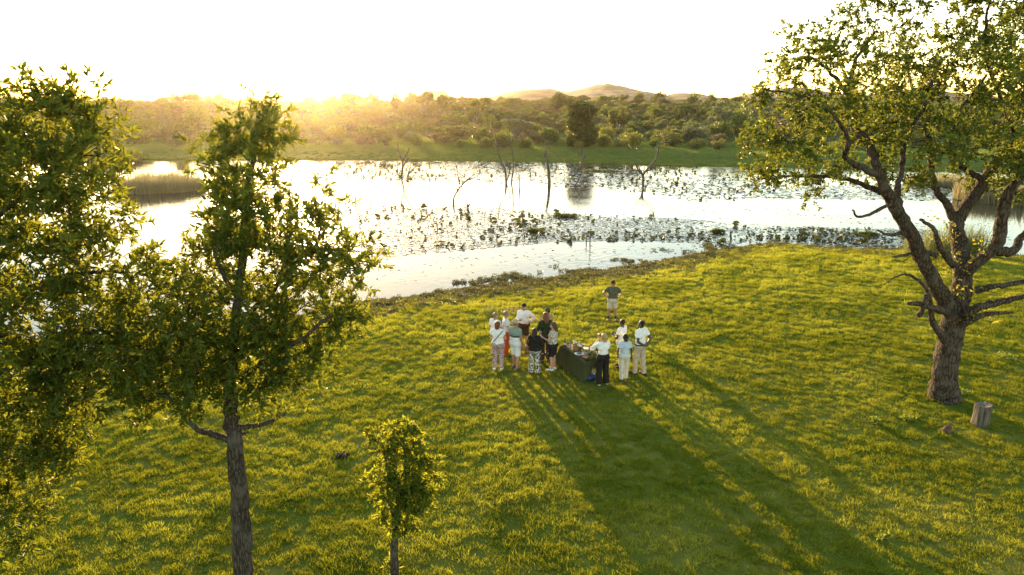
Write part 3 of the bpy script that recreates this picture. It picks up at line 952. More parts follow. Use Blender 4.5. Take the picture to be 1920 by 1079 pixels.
dead_tree('stump', 'dark stub off the grassy point in the near lily bed', 'stump', (1370, 449), [[(1370, 449), (1370, 440), (1369, 434)], [(1370, 437), (1374, 433)]], 2.4, 14)
dead_tree('dead_stick', 'taller of two thin sticks rising from near water', 'stick', (1106, 457), [[(1106, 457), (1107, 443), (1108, 427)]], 1.2, 15)
dead_tree('dead_stick', 'shorter of two thin sticks rising from near water', 'stick', (1099, 455), [[(1099, 455), (1100, 446), (1100, 440)]], 1.0, 16)
dead_tree('dead_stick', 'weedy stick left of the two thin sticks', 'stick', (983, 446), [[(983, 446), (982, 434), (981, 425)]], 1.4, 17)
dead_tree('dead_stick', 'thin weedy stick below the leaning sapling', 'stick', (820, 430), [[(820, 430), (819, 418), (820, 408)]], 1.2, 18)
dead_tree('dead_stick', 'fallen dead branch lying beside the two tall trunks', 'branch', (985, 321), [[(985, 321), (965, 319), (942, 319)]], 0.8, 19)

# ------------------------------------------------------------------ reeds
reed_mat = leafy('reed_leaves', (0.140, 0.135, 0.065), (0.32, 0.285, 0.17), (0.36, 0.31, 0.14), 0.42)
reed_green = leafy('green_reed_leaves', (0.060, 0.085, 0.025), (0.15, 0.165, 0.055), (0.22, 0.24, 0.05), 0.4)


def reeds(name, label, px0, px1, py, h_px, n, mat, depth_m=3.0, seed=0, kind='stuff', z=WATER_Z, taper=True, wid=0.012):
    a, b_ = PZ(px0, py, z), PZ(px1, py, z)
    r = np.random.default_rng(seed)
    t = r.uniform(0, 1, n)
    c = (a + b_) / 2
    base = a + (b_ - a) * t[:, None] - c; base[:, 1] += r.uniform(-0.5, 0.5, n) * depth_m * np.sqrt(np.clip(1 - (2 * t - 1) ** 2, 0.05, 1))
    base[:, 2] = -0.15
    hh = h_px * c[1] / 1330 * r.uniform(0.55, 1.1, n) * (0.55 + 0.45 * np.sqrt(np.clip(1 - (2 * t - 1) ** 4, 0, 1)) if taper else 1)
    hh = hh * (0.75 + 0.5 * vnoise(base[:, 0] * 0.8, base[:, 1] * 0.8, seed))
    d = rand_dirs(n, r) * 0.22; d[:, 2] = 1; d = unit(d)
    side = unit(np.cross(d, rand_dirs(n, r))) * (wid * r.uniform(0.6, 1.4, n))[:, None]
    bend = rand_dirs(n, r); bend[:, 2] = -0.1
    mid = base + d * (hh * 0.6)[:, None]; tip = base + d * hh[:, None] + bend * (hh * 0.2)[:, None]
    V = np.stack([base - side, base + side, mid + side, mid - side, tip], 1).reshape(-1, 3)
    i = np.arange(n)[:, None] * 5
    o = link(name, np_mesh(name, V, [i + np.array([0, 1, 2, 3]), i + np.array([3, 2, 4])], tint=np.repeat(np.clip(r.normal(0.5, 0.25, n), 0, 1), 5)), mat, loc=c)
    tag(o, label, 'reeds' if kind != 'stuff' else None, None, kind)
    return o


reeds('reed_bed', 'pale brown reed bed in the lake between the two left trees', 222, 378, 356, 34, 5200, reed_mat, 8, 1, wid=0.022)
reeds('reed_bed', 'green reed margin at the left end of the far bank', 170, 260, 303, 28, 2500, reed_green, 8, 2, wid=0.03)
reeds('reed_bed', 'pale reeds behind the big tree on the right shore', 1800, 2020, 376, 42, 4800, reed_mat, 9, 3, wid=0.022)
reeds('reed_bed', 'grey brown reeds left of the big tree fork', 1700, 1850, 345, 22, 2500, reed_mat, 6, 4, wid=0.02)
zg = lambda px, py: float(G(px, py)[2])
reeds('tall_grass', 'tall green grass tuft behind the men in white', 906, 930, 590, 36, 90, reed_green, 0.9, 5, 'thing', zg(918, 590), False, 0.010)
reeds('tall_grass', 'sparse reddish seed grass left of the man in black cap', 940, 972, 588, 24, 60, reed_mat, 0.8, 6, 'thing', zg(956, 588), False, 0.008)
reeds('tall_grass', 'feathery green reed clump behind the big tree fork', 1795, 1840, 478, 70, 420, reed_green, 1.6, 7, 'thing', zg(1815, 478), False, 0.012)
reeds('tall_grass', 'thin pale reed clump left of the big tree trunk', 1690, 1735, 482, 58, 160, reed_green, 1.2, 8, 'thing', zg(1712, 482), False, 0.009)
reeds('tall_grass', 'leafy green reed clump seen through the big tree fork', 1735, 1790, 480, 62, 380, reed_green, 1.6, 9, 'thing', zg(1760, 480), False, 0.013)
# ------------------------------------------------------------------ lawn trees
def grow(limbs, attract, seed, tip_r=0.006, step=0.28, droop=0.0):
    """limbs: list of (k,4) arrays xyz r, first is the trunk; attract: (n,3) cluster centres. returns chains [(pts, radii, is_limb)]"""
    r = np.random.default_rng(seed)
    pos, par, fix, chains = [], [], [], []
    for li, lm in enumerate(limbs):
        lm = np.asarray(lm, float)
        sp = smooth_path(lm[:, :3], 6)
        rr = np.interp(np.linspace(0, 1, len(sp)), np.linspace(0, 1, len(lm)), lm[:, 3])
        seg = np.linalg.norm(np.diff(sp, axis=0), axis=1).mean()
        sp[1:-1] += r.normal(0, 0.10 * seg, (len(sp) - 2, 3))
        if pos:
            A = np.array(pos); j = int(np.argmin(((A - sp[0]) ** 2).sum(1)))
        else: j = -1
        ids = []
        for p_, q in zip(sp, rr):
            pos.append(p_); par.append(j); fix.append(q); j = len(pos) - 1; ids.append(j)
        chains.append((ids, True, par[ids[0]]))
    nl = len(pos)
    cap = nl + len(attract) * 14 + 10
    A = np.zeros((cap, 3)); A[:nl] = pos; cnt = nl
    par = par + [0] * (cap - nl); rad = np.zeros(cap); rad[:nl] = fix
    tz0 = min(p_[2] for p_ in pos)
    trunk_n = 0
    d0 = ((attract[:, None, :] - A[None, :nl:3, :]) ** 2).sum(2).min(1)
    for ai in np.argsort(d0):
        q = attract[ai]
        dd = A[:cnt] - q
        cost = (dd ** 2).sum(1) + 0.6 * np.maximum(dd[:, 2], 0) ** 2 * 2 
        j = int(np.argmin(cost))
        dist = math.sqrt(((A[j] - q) ** 2).sum())
        k = min(13, max(1, int(dist / step)))
        mid = A[j] * 0.45 + q * 0.55 + r.normal(0, 0.12 * dist, 3); mid[2] -= 0.08 * dist * (1 - 2 * droop)
        ids = []
        pj = j
        for t in np.linspace(0, 1, k + 1)[1:]:
            p_ = (1 - t) ** 2 * A[j] + 2 * t * (1 - t) * mid + t * t * q
            A[cnt] = p_; par[cnt] = pj; pj = cnt; ids.append(cnt); cnt += 1
        chains.append((ids, False, j))
    # pipe model for the grown twigs
    acc = np.zeros(cnt); ch = np.zeros(cnt, int)
    for i in range(cnt - 1, nl - 1, -1):
        if acc[i] == 0: acc[i] = tip_r ** 2.3
        rad[i] = acc[i] ** (1 / 2.3)
        if par[i] >= nl: acc[par[i]] += acc[i]
    out = []
    for ids, lim, pj in chains:
        P = A[ids]; R = rad[ids]
        if not lim:
            P = np.vstack([A[pj], P]); R = np.concatenate([[min(R[0], rad[pj])], R])
        out.append((P, R, lim))
    return out


def sprig_leaves(centres, per, sprig_len, leaf_len, leaf_w, seed, six, up=0.35, spread_r=0.25, sprigs=6, outward=None):
    """leaves set along short sprigs that leave each cluster centre"""
    r = np.random.default_rng(seed)
    n = len(centres); S = n * sprigs
    sc = np.repeat(np.arange(n), sprigs)
    sd = rand_dirs(S, r, up)
    if outward is not None: sd = unit(sd + 0.7 * outward[sc])
    start = centres[sc] + r.normal(0, spread_r * 0.45, (S, 3))
    sl = sprig_len * r.uniform(0.5, 1.2, S)
    m = per // sprigs
    li = np.repeat(np.arange(S), m)
    t = np.tile(np.linspace(0.15, 1, m), S) + r.normal(0, 0.05, S * m)
    base = start[li] + sd[li] * (sl[li] * t)[:, None]
    d = unit(sd[li] * 0.8 + rand_dirs(S * m, r, 0.1) * 0.9)
    nn = rand_dirs(S * m, r, 0.6)
    L = leaf_len * r.uniform(0.6, 1.2, S * m); W = leaf_w * r.uniform(0.7, 1.2, S * m)
    V, F, nv = leaf_arrays(base, d, nn, L, W, six, r.uniform(0, 0.2))
    ct = np.clip(r.normal(0.4, 0.2, n), 0, 1)
    tint = np.clip(ct[sc][li] + r.normal(0, 0.2, S * m), 0, 1)
    return V, F, np.repeat(tint, nv)


def blob_points(blobs, Y, n_per, seed, depth=1.0):
    """blobs traced on the photograph: px, py, half width, half height, depth offset (m); filled through their volume"""
    r = np.random.default_rng(seed)
    P, O = [], []
    for b_ in blobs:
        px, py, rx, ry = b_[:4]; dy = b_[4] if len(b_) > 4 else 0.0
        c = PY(px, py, Y + dy)
        pm = math.hypot(c[1], CAM_H - c[2]) / FPX * 0.97
        R = np.array([rx * pm, rx * pm * depth, ry * pm])
        k = max(3, int(n_per * (R[0] * R[2]) ** 0.75 * (R[1] ** 0.5)))
        d = rand_dirs(k, r); q = r.uniform(0.25, 1, k) ** 0.45
        P.append(c + d * R * q[:, None]); O.append(d)
    return np.concatenate(P), np.concatenate(O)


def lawn_tree(name, label, base, limbs, pts, outw, bark, leafmat, seed, leaf, twig_sides=4, group=None, tip_r=0.006, extra=None):
    root = empty(name, base)
    base = np.asarray(base, float)
    ch = grow([np.column_stack([np.asarray(l)[:, :3] - base, np.asarray(l)[:, 3]]) for l in limbs], pts - base, seed, tip_r)
    tw = MB()
    first = True
    for P, R, lim in ch:
        if lim:
            nm = 'trunk' if first else 'limb'
            if first:
                P = np.vstack([P[0] + (0, 0, -0.3), P]); R = np.concatenate([[R[0] * 1.25], R])
            link(nm, MB().tube(P, R, 14 if first else 9, True, 0.07, seed).mesh(nm), bark, root)
            first = False
        else:
            tw.tube(P, np.maximum(R, 0.004), twig_sides, False)
    tag(link('twigs', tw.mesh('twigs'), bark, root), kind='stuff')
    V, F, T = sprig_leaves(pts - base, seed=seed, outward=outw, **leaf)
    tag(link('crown', np_mesh('crown', V, F, tint=T), leafmat, root), kind='stuff')
    if extra is not None:
        V, F, T = sprig_leaves(extra - base, seed=seed + 5, **dict(leaf, per=30))
        tag(link('young_leaves', np_mesh('young_leaves', V, F, tint=T), MATS['young'], root), kind='stuff')
    tag(root, label, 'tree', group)
    return root


MATS = {}


def bark(name, dark, light, patch, cell=(9, 9, 1.8)):
    m_, nt, b, out = new_mat(name)
    tc = N(nt, 'ShaderNodeTexCoord')
    n_ = N(nt, 'ShaderNodeTexNoise', Scale=3.0, Detail=6.0); nt.links.new(tc.outputs['Object'], n_.inputs['Vector'])
    mp = N(nt, 'ShaderNodeMapping'); mp.inputs['Scale'].default_value = cell; nt.links.new(tc.outputs['Object'], mp.inputs[0])
    ad = N(nt, 'ShaderNodeMix', data_type='RGBA', blend_type='ADD'); ad.inputs['Factor'].default_value = 0.8
    nt.links.new(mp.outputs[0], ad.inputs[6]); nt.links.new(n_.outputs['Color'], ad.inputs[7])
    v_ = N(nt, 'ShaderNodeTexVoronoi', feature='DISTANCE_TO_EDGE', Scale=1.6); nt.links.new(ad.outputs[2], v_.inputs['Vector'])
    c1 = ramp(nt, v_.outputs['Distance'], [(0.0, dark), (0.22, light)])
    c2 = ramp(nt, n_.outputs['Fac'], [(0.48, (0, 0, 0)), (0.66, (1, 1, 1))])
    mx_ = N(nt, 'ShaderNodeMix', data_type='RGBA'); nt.links.new(c2, mx_.inputs['Factor']); nt.links.new(c1, mx_.inputs[6]); mx_.inputs[7].default_value = (*patch, 1)
    mxf = N(nt, 'ShaderNodeMath', operation='MULTIPLY'); nt.links.new(c2, mxf.inputs[0]); mxf.inputs[1].default_value = 0.55; nt.links.new(mxf.outputs[0], mx_.inputs['Factor'])
    nt.links.new(mx_.outputs[2], b.inputs['Base Color'])
    b.inputs['Roughness'].default_value = 0.92; b.inputs['Specular IOR Level'].default_value = 0.15
    bp_ = N(nt, 'ShaderNodeBump', Strength=1.0, Distance=0.05); nt.links.new(v_.outputs['Distance'], bp_.inputs['Height'])
    nt.links.new(bp_.outputs[0], b.inputs['Normal'])
    return m_


MATS['bark_grey'] = bark('grey_brown_bark', (0.018, 0.013, 0.010), (0.085, 0.068, 0.052), (0.13, 0.115, 0.10), (14, 14, 2.6))
MATS['bark_rough'] = bark('rough_fissured_bark', (0.016, 0.011, 0.008), (0.090, 0.066, 0.047), (0.12, 0.10, 0.082), (8, 8, 2.0))
MATS['leaf_left'] = leafy('glossy_lance_leaves', (0.034, 0.060, 0.009), (0.105, 0.140, 0.020), (0.32, 0.34, 0.018), 0.42, rough=0.5, spec=0.2)
MATS['leaf_sap'] = leafy('sapling_leaves', (0.036, 0.070, 0.010), (0.11, 0.150, 0.020), (0.42, 0.44, 0.025), 0.5, rough=0.5, spec=0.2)
MATS['leaf_big'] = leafy('small_oval_leaves', (0.038, 0.066, 0.012), (0.100, 0.135, 0.026), (0.25, 0.28, 0.025), 0.42, rough=0.5, spec=0.18)
MATS['young'] = leafy('young_yellow_leaves', (0.10, 0.11, 0.015), (0.22, 0.20, 0.03), (0.40, 0.36, 0.03), 0.5)


def pl(Y, pts):
    """limb traced in the photograph: px, py, radius px, depth offset"""
    out = []
    for q in pts:
        px, py, r_ = q[:3]; dy = q[3] if len(q) > 3 else 0
        c = PY(px, py, Y + dy); pm = math.hypot(c[1], CAM_H - c[2]) / FPX
        out.append((*c, r_ * pm))
    return out


LEAF_L = dict(per=84, sprig_len=0.30, leaf_len=0.125, leaf_w=0.040, six=True, up=0.45, spread_r=0.25, sprigs=6)
# slender tree on the lawn
b2 = G(456, 1082); Y2 = float(b2[1])
blobs2 = [(480, 215, 32, 30), (478, 260, 60, 42), (400, 290, 22, 28, -0.3), (465, 330, 82, 55), (470, 420, 95, 55), (455, 500, 115, 55), (560, 430, 42, 42, 0.4), (600, 500, 70, 42, 0.3), (645, 480, 42, 32, -0.2), (685, 505, 22, 26, -0.2),
          (440, 590, 120, 60), (580, 590, 85, 55, 0.4), (300, 640, 70, 50, 0.2), (330, 700, 90, 48), (460, 670, 120, 55), (270, 735, 55, 32, -0.2), (570, 680, 62, 48), (400, 740, 75, 32), (505, 735, 45, 22), (640, 600, 32, 40, 0.2), (345, 560, 60, 50, 0.3), (590, 370, 26, 30, 0.3), (410, 390, 36, 36), (245, 680, 50, 45, 0.2), (235, 605, 55, 45, 0.3), (380, 655, 70, 45, -0.4)]
pts2, out2 = blob_points(blobs2, Y2, 70, 21)
limbs2 = [pl(Y2, [(456, 1082, 18), (452, 960, 15.5), (440, 830, 13.5), (432, 740, 12), (440, 640, 10), (450, 540, 8), (460, 420, 6), (470, 320, 4.5), (480, 230, 2.5)]),
          pl(Y2, [(430, 826, 7), (400, 815, 6), (372, 806, 5, -0.2), (345, 780, 4, -0.3), (310, 740, 3, -0.4)]), pl(Y2, [(446, 802, 5), (475, 799, 4.5), (505, 792, 4, 0.2), (535, 775, 2.5, 0.3)]),
          pl(Y2, [(446, 818, 3), (465, 810, 2)]), pl(Y2, [(434, 730, 7), (400, 690, 5.5, 0.2), (350, 650, 4, 0.4), (290, 620, 3, 0.5)]), pl(Y2, [(440, 720, 6), (490, 680, 5, -0.2), (560, 640, 4, -0.4), (620, 590, 2.5, -0.4)]),
          pl(Y2, [(446, 600, 5), (500, 560, 4.5, 0.3), (540, 510, 4, 0.4), (590, 470, 3, 0.4), (650, 470, 2, 0)]), pl(Y2, [(446, 560, 4.5), (410, 500, 3.5, -0.3), (395, 440, 2.5, -0.4)]), pl(Y2, [(590, 470, 2.5, 0.4), (600, 420, 2, 0.4), (590, 380, 1.4, 0.3)])]
lawn_tree('lawn_tree', 'slender leafy tree with straight grey trunk on the left lawn', b2, limbs2, pts2, out2, MATS['bark_grey'], MATS['leaf_left'], 31, LEAF_L)

# tree at the left edge of the frame
bx0 = np.array([-9.3, 9.6, gh(-9.3, 9.6)]); Y1 = 9.6
blobs1 = [(40, 175, 34, 26), (140, 180, 36, 26, 0.3), (70, 230, 80, 45), (150, 250, 60, 40, 0.4), (30, 300, 80, 55), (120, 330, 90, 55), (200, 290, 36, 28, 0.4), (60, 410, 110, 60), (180, 400, 60, 45, 0.3), (40, 510, 110, 60), (160, 490, 80, 50, 0.3), (250, 500, 45, 30, 0.5),
          (50, 610, 120, 60), (180, 590, 80, 50, 0.3), (270, 570, 60, 36, 0.5), (40, 710, 110, 60), (130, 690, 70, 50, 0.2), (30, 800, 90, 55), (110, 790, 60, 45, 0.2), (165, 720, 45, 45, 0.2), (215, 650, 50, 45, 0.3), (30, 890, 75, 55), (95, 870, 40, 40), (20, 970, 55, 45), (5, 1035, 40, 36), (-90, 260, 90, 70), (-110, 400, 110, 80), (-120, 560, 120, 80), (-110, 720, 110, 80), (-100, 880, 90, 70)]
pts1, out1 = blob_points(blobs1, Y1, 72, 22)
limbs1 = [[(-9.3, 9.6, bx0[2], 0.20), (-9.25, 9.6, 1.5, 0.17), (-9.15, 9.6, 3.0, 0.14), (-9.1, 9.65, 4.6, 0.11), (-8.95, 9.6, 6.2, 0.075), (-8.7, 9.6, 7.6, 0.045), (-8.5, 9.6, 8.6, 0.02)]] + \
         [pl(Y1, [(-110, 780, 7), (0, 700, 5), (100, 660, 4, 0.2), (180, 620, 3, 0.3)]), pl(Y1, [(-100, 620, 6), (0, 560, 5), (120, 520, 4, 0.3), (230, 510, 3, 0.5)]), pl(Y1, [(-95, 480, 6), (0, 400, 5), (90, 340, 3.5), (150, 260, 2.5, 0.3)]), pl(Y1, [(-100, 880, 6), (-20, 860, 5), (60, 850, 3)])]
lawn_tree('lawn_tree', 'dense dark leafy tree filling the left edge of the lawn', bx0, limbs1, pts1, out1, MATS['bark_grey'], MATS['leaf_left'], 32, dict(LEAF_L, leaf_len=0.12, leaf_w=0.039))

# sapling
bs = G(741, 1104); Ys = float(bs[1])
blobsS = [(752, 812, 20, 18), (740, 838, 22, 20), (772, 845, 22, 20), (714, 828, 12, 12), (726, 880, 18, 26), (786, 880, 22, 22), (757, 905, 30, 26), (737, 935, 26, 24), (778, 925, 26, 28), (762, 968, 26, 18), (716, 950, 14, 16), (796, 950, 10, 14), (742, 985, 18, 10), (730, 1062, 8, 8), (702, 815, 7, 7), (814, 868, 7, 9), (703, 905, 9, 9), (772, 800, 7, 8), (812, 900, 6, 7)]
ptsS, outS = blob_points(blobsS, Ys, 380, 23)
limbsS = [pl(Ys, [(741, 1104, 8), (739, 1040, 7), (740, 985, 6), (750, 925, 5), (762, 875, 4.5), (756, 830, 2.5)]), pl(Ys, [(741, 980, 3), (728, 930, 2.2), (725, 870, 1.6, -0.1), (718, 840, 1)]), pl(Ys, [(750, 940, 3), (775, 900, 2, 0.1), (788, 870, 1.2, 0.1)])]
lawn_tree('sapling', 'small young leafy sapling with thin trunk at the bottom of the lawn', bs, limbsS, ptsS, outS, MATS['bark_grey'], MATS['leaf_sap'], 33, dict(per=36, sprig_len=0.13, leaf_len=0.10, leaf_w=0.040, six=True, up=0.3, spread_r=0.10, sprigs=4), tip_r=0.003)

# old spreading tree on the right
bb = G(1768, 748); YB = float(bb[1])
blobsB = [(1510, 110, 60, 24, -1), (1470, 118, 34, 16, -1), (1500, 60, 26, 24, -0.5), (1570, 60, 36, 34, 0.5), (1640, 25, 44, 34, 1), (1690, 60, 36, 30, 1), (1600, 120, 60, 34, 0), (1455, 165, 36, 22, -1.5), (1405, 172, 22, 10, -1.5), (1520, 190, 60, 32, -2), (1570, 230, 70, 36, 2), (1470, 240, 60, 34, -1.5), (1430, 285, 44, 24, -1), (1420, 330, 40, 22, -0.5), (1480, 310, 56, 30, 0.5), (1540, 300, 50, 30, -2), (1500, 350, 36, 16, 0),
          (1640, 190, 70, 44, -2), (1700, 160, 70, 44, 2), (1750, 110, 60, 36, -1), (1790, 90, 40, 40, 1), (1850, 40, 70, 44, 0), (1900, 100, 60, 44, 2), (1850, 150, 76, 40, -2), (1780, 200, 80, 44, 0), (1890, 210, 70, 44, 1), (1700, 250, 70, 36, -1.5), (1640, 280, 50, 30, 2.5), (1800, 260, 76, 34, -2.5), (1880, 280, 60, 34, -1), (1600, 325, 36, 24, 1), (1690, 320, 44, 26, 1), (1730, 340, 22, 18, 0), (1840, 330, 50, 22, 2), (1905, 345, 34, 36, 0),
          (1960, 60, 90, 60, 1), (1990, 170, 100, 60, 0), (2010, 280, 90, 50, -1), (2090, 120, 80, 70, 0), (2120, 240, 70, 60, 1), (1900, -40, 100, 50, 0), (1760, -20, 70, 40, 0), (1640, -25, 40, 24, 0.5), (2000, -60, 90, 50, 0), (1820, -90, 80, 40, 1)]
ptsB, outB = blob_points(blobsB, YB, 30, 24, 1.1)
limbsB = [pl(YB, [(1767, 752, 30), (1768, 738, 25), (1772, 700, 21), (1781, 640, 20), (1790, 590, 20), (1800, 555, 19), (1806, 515, 15.5)]),
          pl(YB, [(1788, 590, 17), (1757, 540, 14, -0.3), (1727, 480, 13, -0.6), (1697, 420, 12, -0.9), (1668, 370, 10.5, -1.1), (1645, 320, 9, -1.3), (1628, 270, 8, -1.2), (1600, 235, 6, -0.8), (1595, 180, 5, -0.4), (1602, 120, 3.5), (1640, 60, 2, 0.6)]),
          pl(YB, [(1806, 520, 16), (1800, 460, 14, 0.4), (1793, 420, 12, 0.7), (1806, 395, 12, 0.8), (1838, 350, 10, 0.9), (1870, 300, 9, 1.0), (1905, 260, 7, 1.2), (1950, 200, 5, 1.4), (1990, 120, 3, 1.4)]),
          pl(YB, [(1808, 510, 13), (1840, 485, 11, -0.4), (1868, 462, 11, -0.6), (1878, 410, 11, -0.8), (1893, 360, 9, -0.9), (1925, 310, 7, -1), (1960, 240, 5, -1), (2010, 160, 3, -1)]),
          pl(YB, [(1868, 470, 9, -0.6), (1900, 470, 8, -0.4), (1920, 440, 7, -0.2), (1960, 400, 6, 0), (2010, 330, 4, 0.3), (2090, 250, 3, 0.5)]),
          pl(YB, [(1795, 425, 8, 0.7), (1775, 385, 7, 0.9), (1752, 350, 6, 1.1), (1746, 310, 5, 1.3), (1742, 260, 4, 1.4), (1720, 200, 3, 1.6), (1700, 120, 2, 1.6)]),
          pl(YB, [(1688, 395, 7, -1.0), (1682, 360, 6, -0.7), (1690, 320, 5, -0.4), (1700, 260, 4, 0), (1740, 180, 3, 0.2), (1760, 90, 2, 0)]),
          pl(YB, [(1650, 330, 7, -1.3), (1610, 312, 6, -1.6), (1585, 295, 5, -1.8), (1590, 262, 4, -2), (1560, 215, 3, -2), (1500, 180, 2, -1.8), (1440, 170, 1.2, -1.5)]),
          pl(YB, [(1662, 362, 6, -1.1), (1630, 352, 5, -0.8), (1580, 335, 4, -0.5), (1500, 330, 3, -0.3), (1430, 335, 1.6, -0.3)]),
          pl(YB, [(1597, 190, 4, -0.4), (1560, 140, 3, -0.6), (1520, 110, 2, -0.9), (1470, 112, 1.2, -1)]),
          pl(YB, [(1848, 338, 6, 0.9), (1815, 322, 5, 0.5), (1790, 300, 5, 0.1), (1785, 260, 4, -0.5), (1800, 210, 3, -1), (1850, 140, 2, -1.6)]),
          pl(YB, [(1905, 262, 5, 1.2), (1880, 190, 4, 0.8), (1850, 110, 3, 0.4), (1850, 20, 2, 0), (1880, -40, 1.2, 0)]),
          # dead low boughs
          pl(YB, [(1775, 585, 8, -0.5), (1750, 578, 6, -0.9), (1725, 571, 5, -1.1), (1702, 569, 3, -1.2)]), pl(YB, [(1772, 640, 7, -0.5), (1748, 600, 6, -0.8), (1743, 560, 4, -0.9), (1728, 530, 3, -1.0), (1700, 515, 2.4, -1.2), (1680, 520, 1.5, -1.2), (1656, 535, 0.8, -1.3)]),
          pl(YB, [(1738, 552, 5, -1.2), (1726, 590, 4.6, -1.2), (1722, 588, 4.2, -1.2)]),
          pl(YB, [(1812, 590, 9, -0.5), (1840, 575, 7, -0.7), (1880, 566, 6, -0.8), (1935, 552, 4, -0.9), (1980, 530, 2, -0.9)]), pl(YB, [(1806, 610, 6, -0.5), (1840, 592, 5, -0.6), (1870, 588, 3.5, -0.7), (1900, 586, 2, -0.7)]),
          pl(YB, [(1830, 545, 7, -0.4), (1860, 538, 5.5, -0.6), (1900, 532, 5, -0.6), (1950, 520, 3, -0.6)]), pl(YB, [(1788, 498, 7, -0.7), (1762, 462, 6, -1.0), (1752, 430, 4, -1.1), (1725, 412, 2.5, -1.2)]),
          pl(YB, [(1712, 445, 5, -0.8), (1690, 437, 4, -1.0), (1668, 441, 3, -1.2), (1645, 432, 1.5, -1.3)]), pl(YB, [(1676, 380, 4, -1.1), (1650, 392, 3.4, -1.3), (1612, 408, 2.4, -1.5), (1598, 394, 1.5, -1.6)]),
          pl(YB, [(1755, 480, 5, -0.4), (1722, 470, 4, -0.5), (1700, 478, 3, -0.6), (1672, 482, 1.4, -0.7)])]
young = blob_points([(1850, 470, 44, 22, -0.5), (1780, 470, 26, 40, -0.4), (1790, 540, 22, 22, -0.6), (1850, 590, 40, 20, -0.7), (1770, 440, 20, 30, 0.3)], YB, 16, 26)[0]
lawn_tree('spreading_tree', 'old spreading tree with thick rough trunk and forked limbs on the right lawn', bb, limbsB, ptsB, outB, MATS['bark_rough'], MATS['leaf_big'], 34, dict(per=104, sprig_len=0.30, leaf_len=0.11, leaf_w=0.058, six=False, up=0.25, spread_r=0.28, sprigs=8), extra=young)

# ------------------------------------------------------------------ stump, rock, dung
st = G(1838, 797)
root = empty('tree_stump', st)
r = np.random.default_rng(5)
hgt, R0 = 0.66, 0.20
a = np.arange(22) * 2 * math.pi / 22
prof = 1 + 0.07 * r.normal(size=22)
rows = []
for z, k in ((-0.1, 1.12), (0.06, 1.03), (0.25, 0.98), (0.45, 0.99), (hgt - 0.04, 1.0)):
    rows.append(np.stack([R0 * k * prof * np.cos(a), R0 * k * prof * np.sin(a), np.full(22, z) + (0.015 * r.normal(size=22) + 0.02 * np.cos(a) if z > 0.6 else 0)], 1))
V = np.concatenate(rows); F = [(i * 22 + j, i * 22 + (j + 1) % 22, (i + 1) * 22 + (j + 1) % 22, (i + 1) * 22 + j) for i in range(4) for j in range(22)]
link('trunk', np_mesh('trunk', V, np.array(F), True), noisy('grey_stump_wood', (0.045, 0.037, 0.030), (0.15, 0.128, 0.105), 7.0, 0.95, 0.9, 18, stretch=(3, 3, 0.4)), root)
top = rows[-1] * (0.97, 0.97, 1) - (0, 0, 0.006)
Vt = np.concatenate([top, top * (0.5, 0.5, 1) - (0, 0, 0.03), [[0, 0, top[:, 2].mean() - 0.04]]])
link('cut_face', np_mesh('cut_face', Vt, [np.array([(j, (j + 1) % 22, 22 + (j + 1) % 22, 22 + j) for j in range(22)]), np.array([(22 + j, 22 + (j + 1) % 22, 44) for j in range(22)])], True), noisy('stump_cut_wood', (0.09, 0.075, 0.06), (0.22, 0.19, 0.155), 14.0, 0.95), root)
tag(root, 'weathered grey tree stump standing beside the big tree', 'stump')

rk = G(1774, 811)
V = np.array([(-0.16, -0.08, -0.06), (0.05, -0.13, -0.06), (0.17, 0.0, -0.06), (0.02, 0.13, -0.06), (-0.15, 0.08, -0.06), (-0.10, -0.05, 0.10), (0.06, -0.08, 0.14), (0.13, 0.02, 0.20), (0.02, 0.08, 0.15), (-0.12, 0.05, 0.09), (0.10, 0.0, 0.31)])
F4 = np.array([(0, 1, 6, 5), (1, 2, 7, 6), (2, 3, 8, 7), (3, 4, 9, 8), (4, 0, 5, 9)]); F3 = np.array([(5, 6, 10), (6, 7, 10), (7, 8, 10), (8, 9, 10), (9, 5, 10)])
tag(link('root_stub', np_mesh('root_stub', V, [F4, F3]), noisy('dark_brown_wood', (0.06, 0.035, 0.022), (0.16, 0.10, 0.07), 9.0, 0.9, 0.8), loc=rk), 'small pointed brown stub in the grass left of the stump', 'stub')
dg = G(641, 858)
mb = MB()
for i in range(13):
    mb.blob((r.normal(0, 0.10), r.normal(0, 0.06), 0.05 + 0.03 * r.uniform()), r.uniform(0.03, 0.06, 3), 6)
tag(link('dung_pile', mb.mesh('dung_pile'), noisy('dark_dung', (0.02, 0.012, 0.008), (0.07, 0.045, 0.03), 14, 0.95, 0.8), loc=dg), 'dark dung pile on the grass left of the sapling', 'dung')

# low leafy herbs in the lawn
herb_mat = leafy('herb_leaves', (0.06, 0.10, 0.015), (0.14, 0.18, 0.03), (0.28, 0.34, 0.03), 0.45)
for px, py, s, lab in ((1700, 790, 0.3, 'pale leafy herb in the grass left of the stump'), (1640, 795, 0.2, 'smaller pale herb farther left of the stump'), (1655, 1015, 0.22, 'leafy herb tuft in the lower right lawn'), (1802, 740, 0.45, 'green herb at the foot of the big tree'), (1880, 672, 0.7, 'dark herb patch right of the big tree trunk'), (885, 603, 0.8, 'dark green herb patch left of the guests')):
    q = G(px, py); rr_ = np.random.default_rng(px); n = 90
    base = np.stack([rr_.normal(0, s * 0.25, n), rr_.normal(0, s * 0.22, n), rr_.uniform(0.02, 0.16, n)], 1)
    V, F, nv = leaf_arrays(base, rand_dirs(n, rr_, 0.6), rand_dirs(n, rr_, 1), rr_.uniform(0.06, 0.12, n), rr_.uniform(0.03, 0.06, n))
    tag(link('herb', np_mesh('herb', V, F, tint=np.repeat(rr_.uniform(0, 1, n), nv)), herb_mat, loc=q), lab, 'herb')
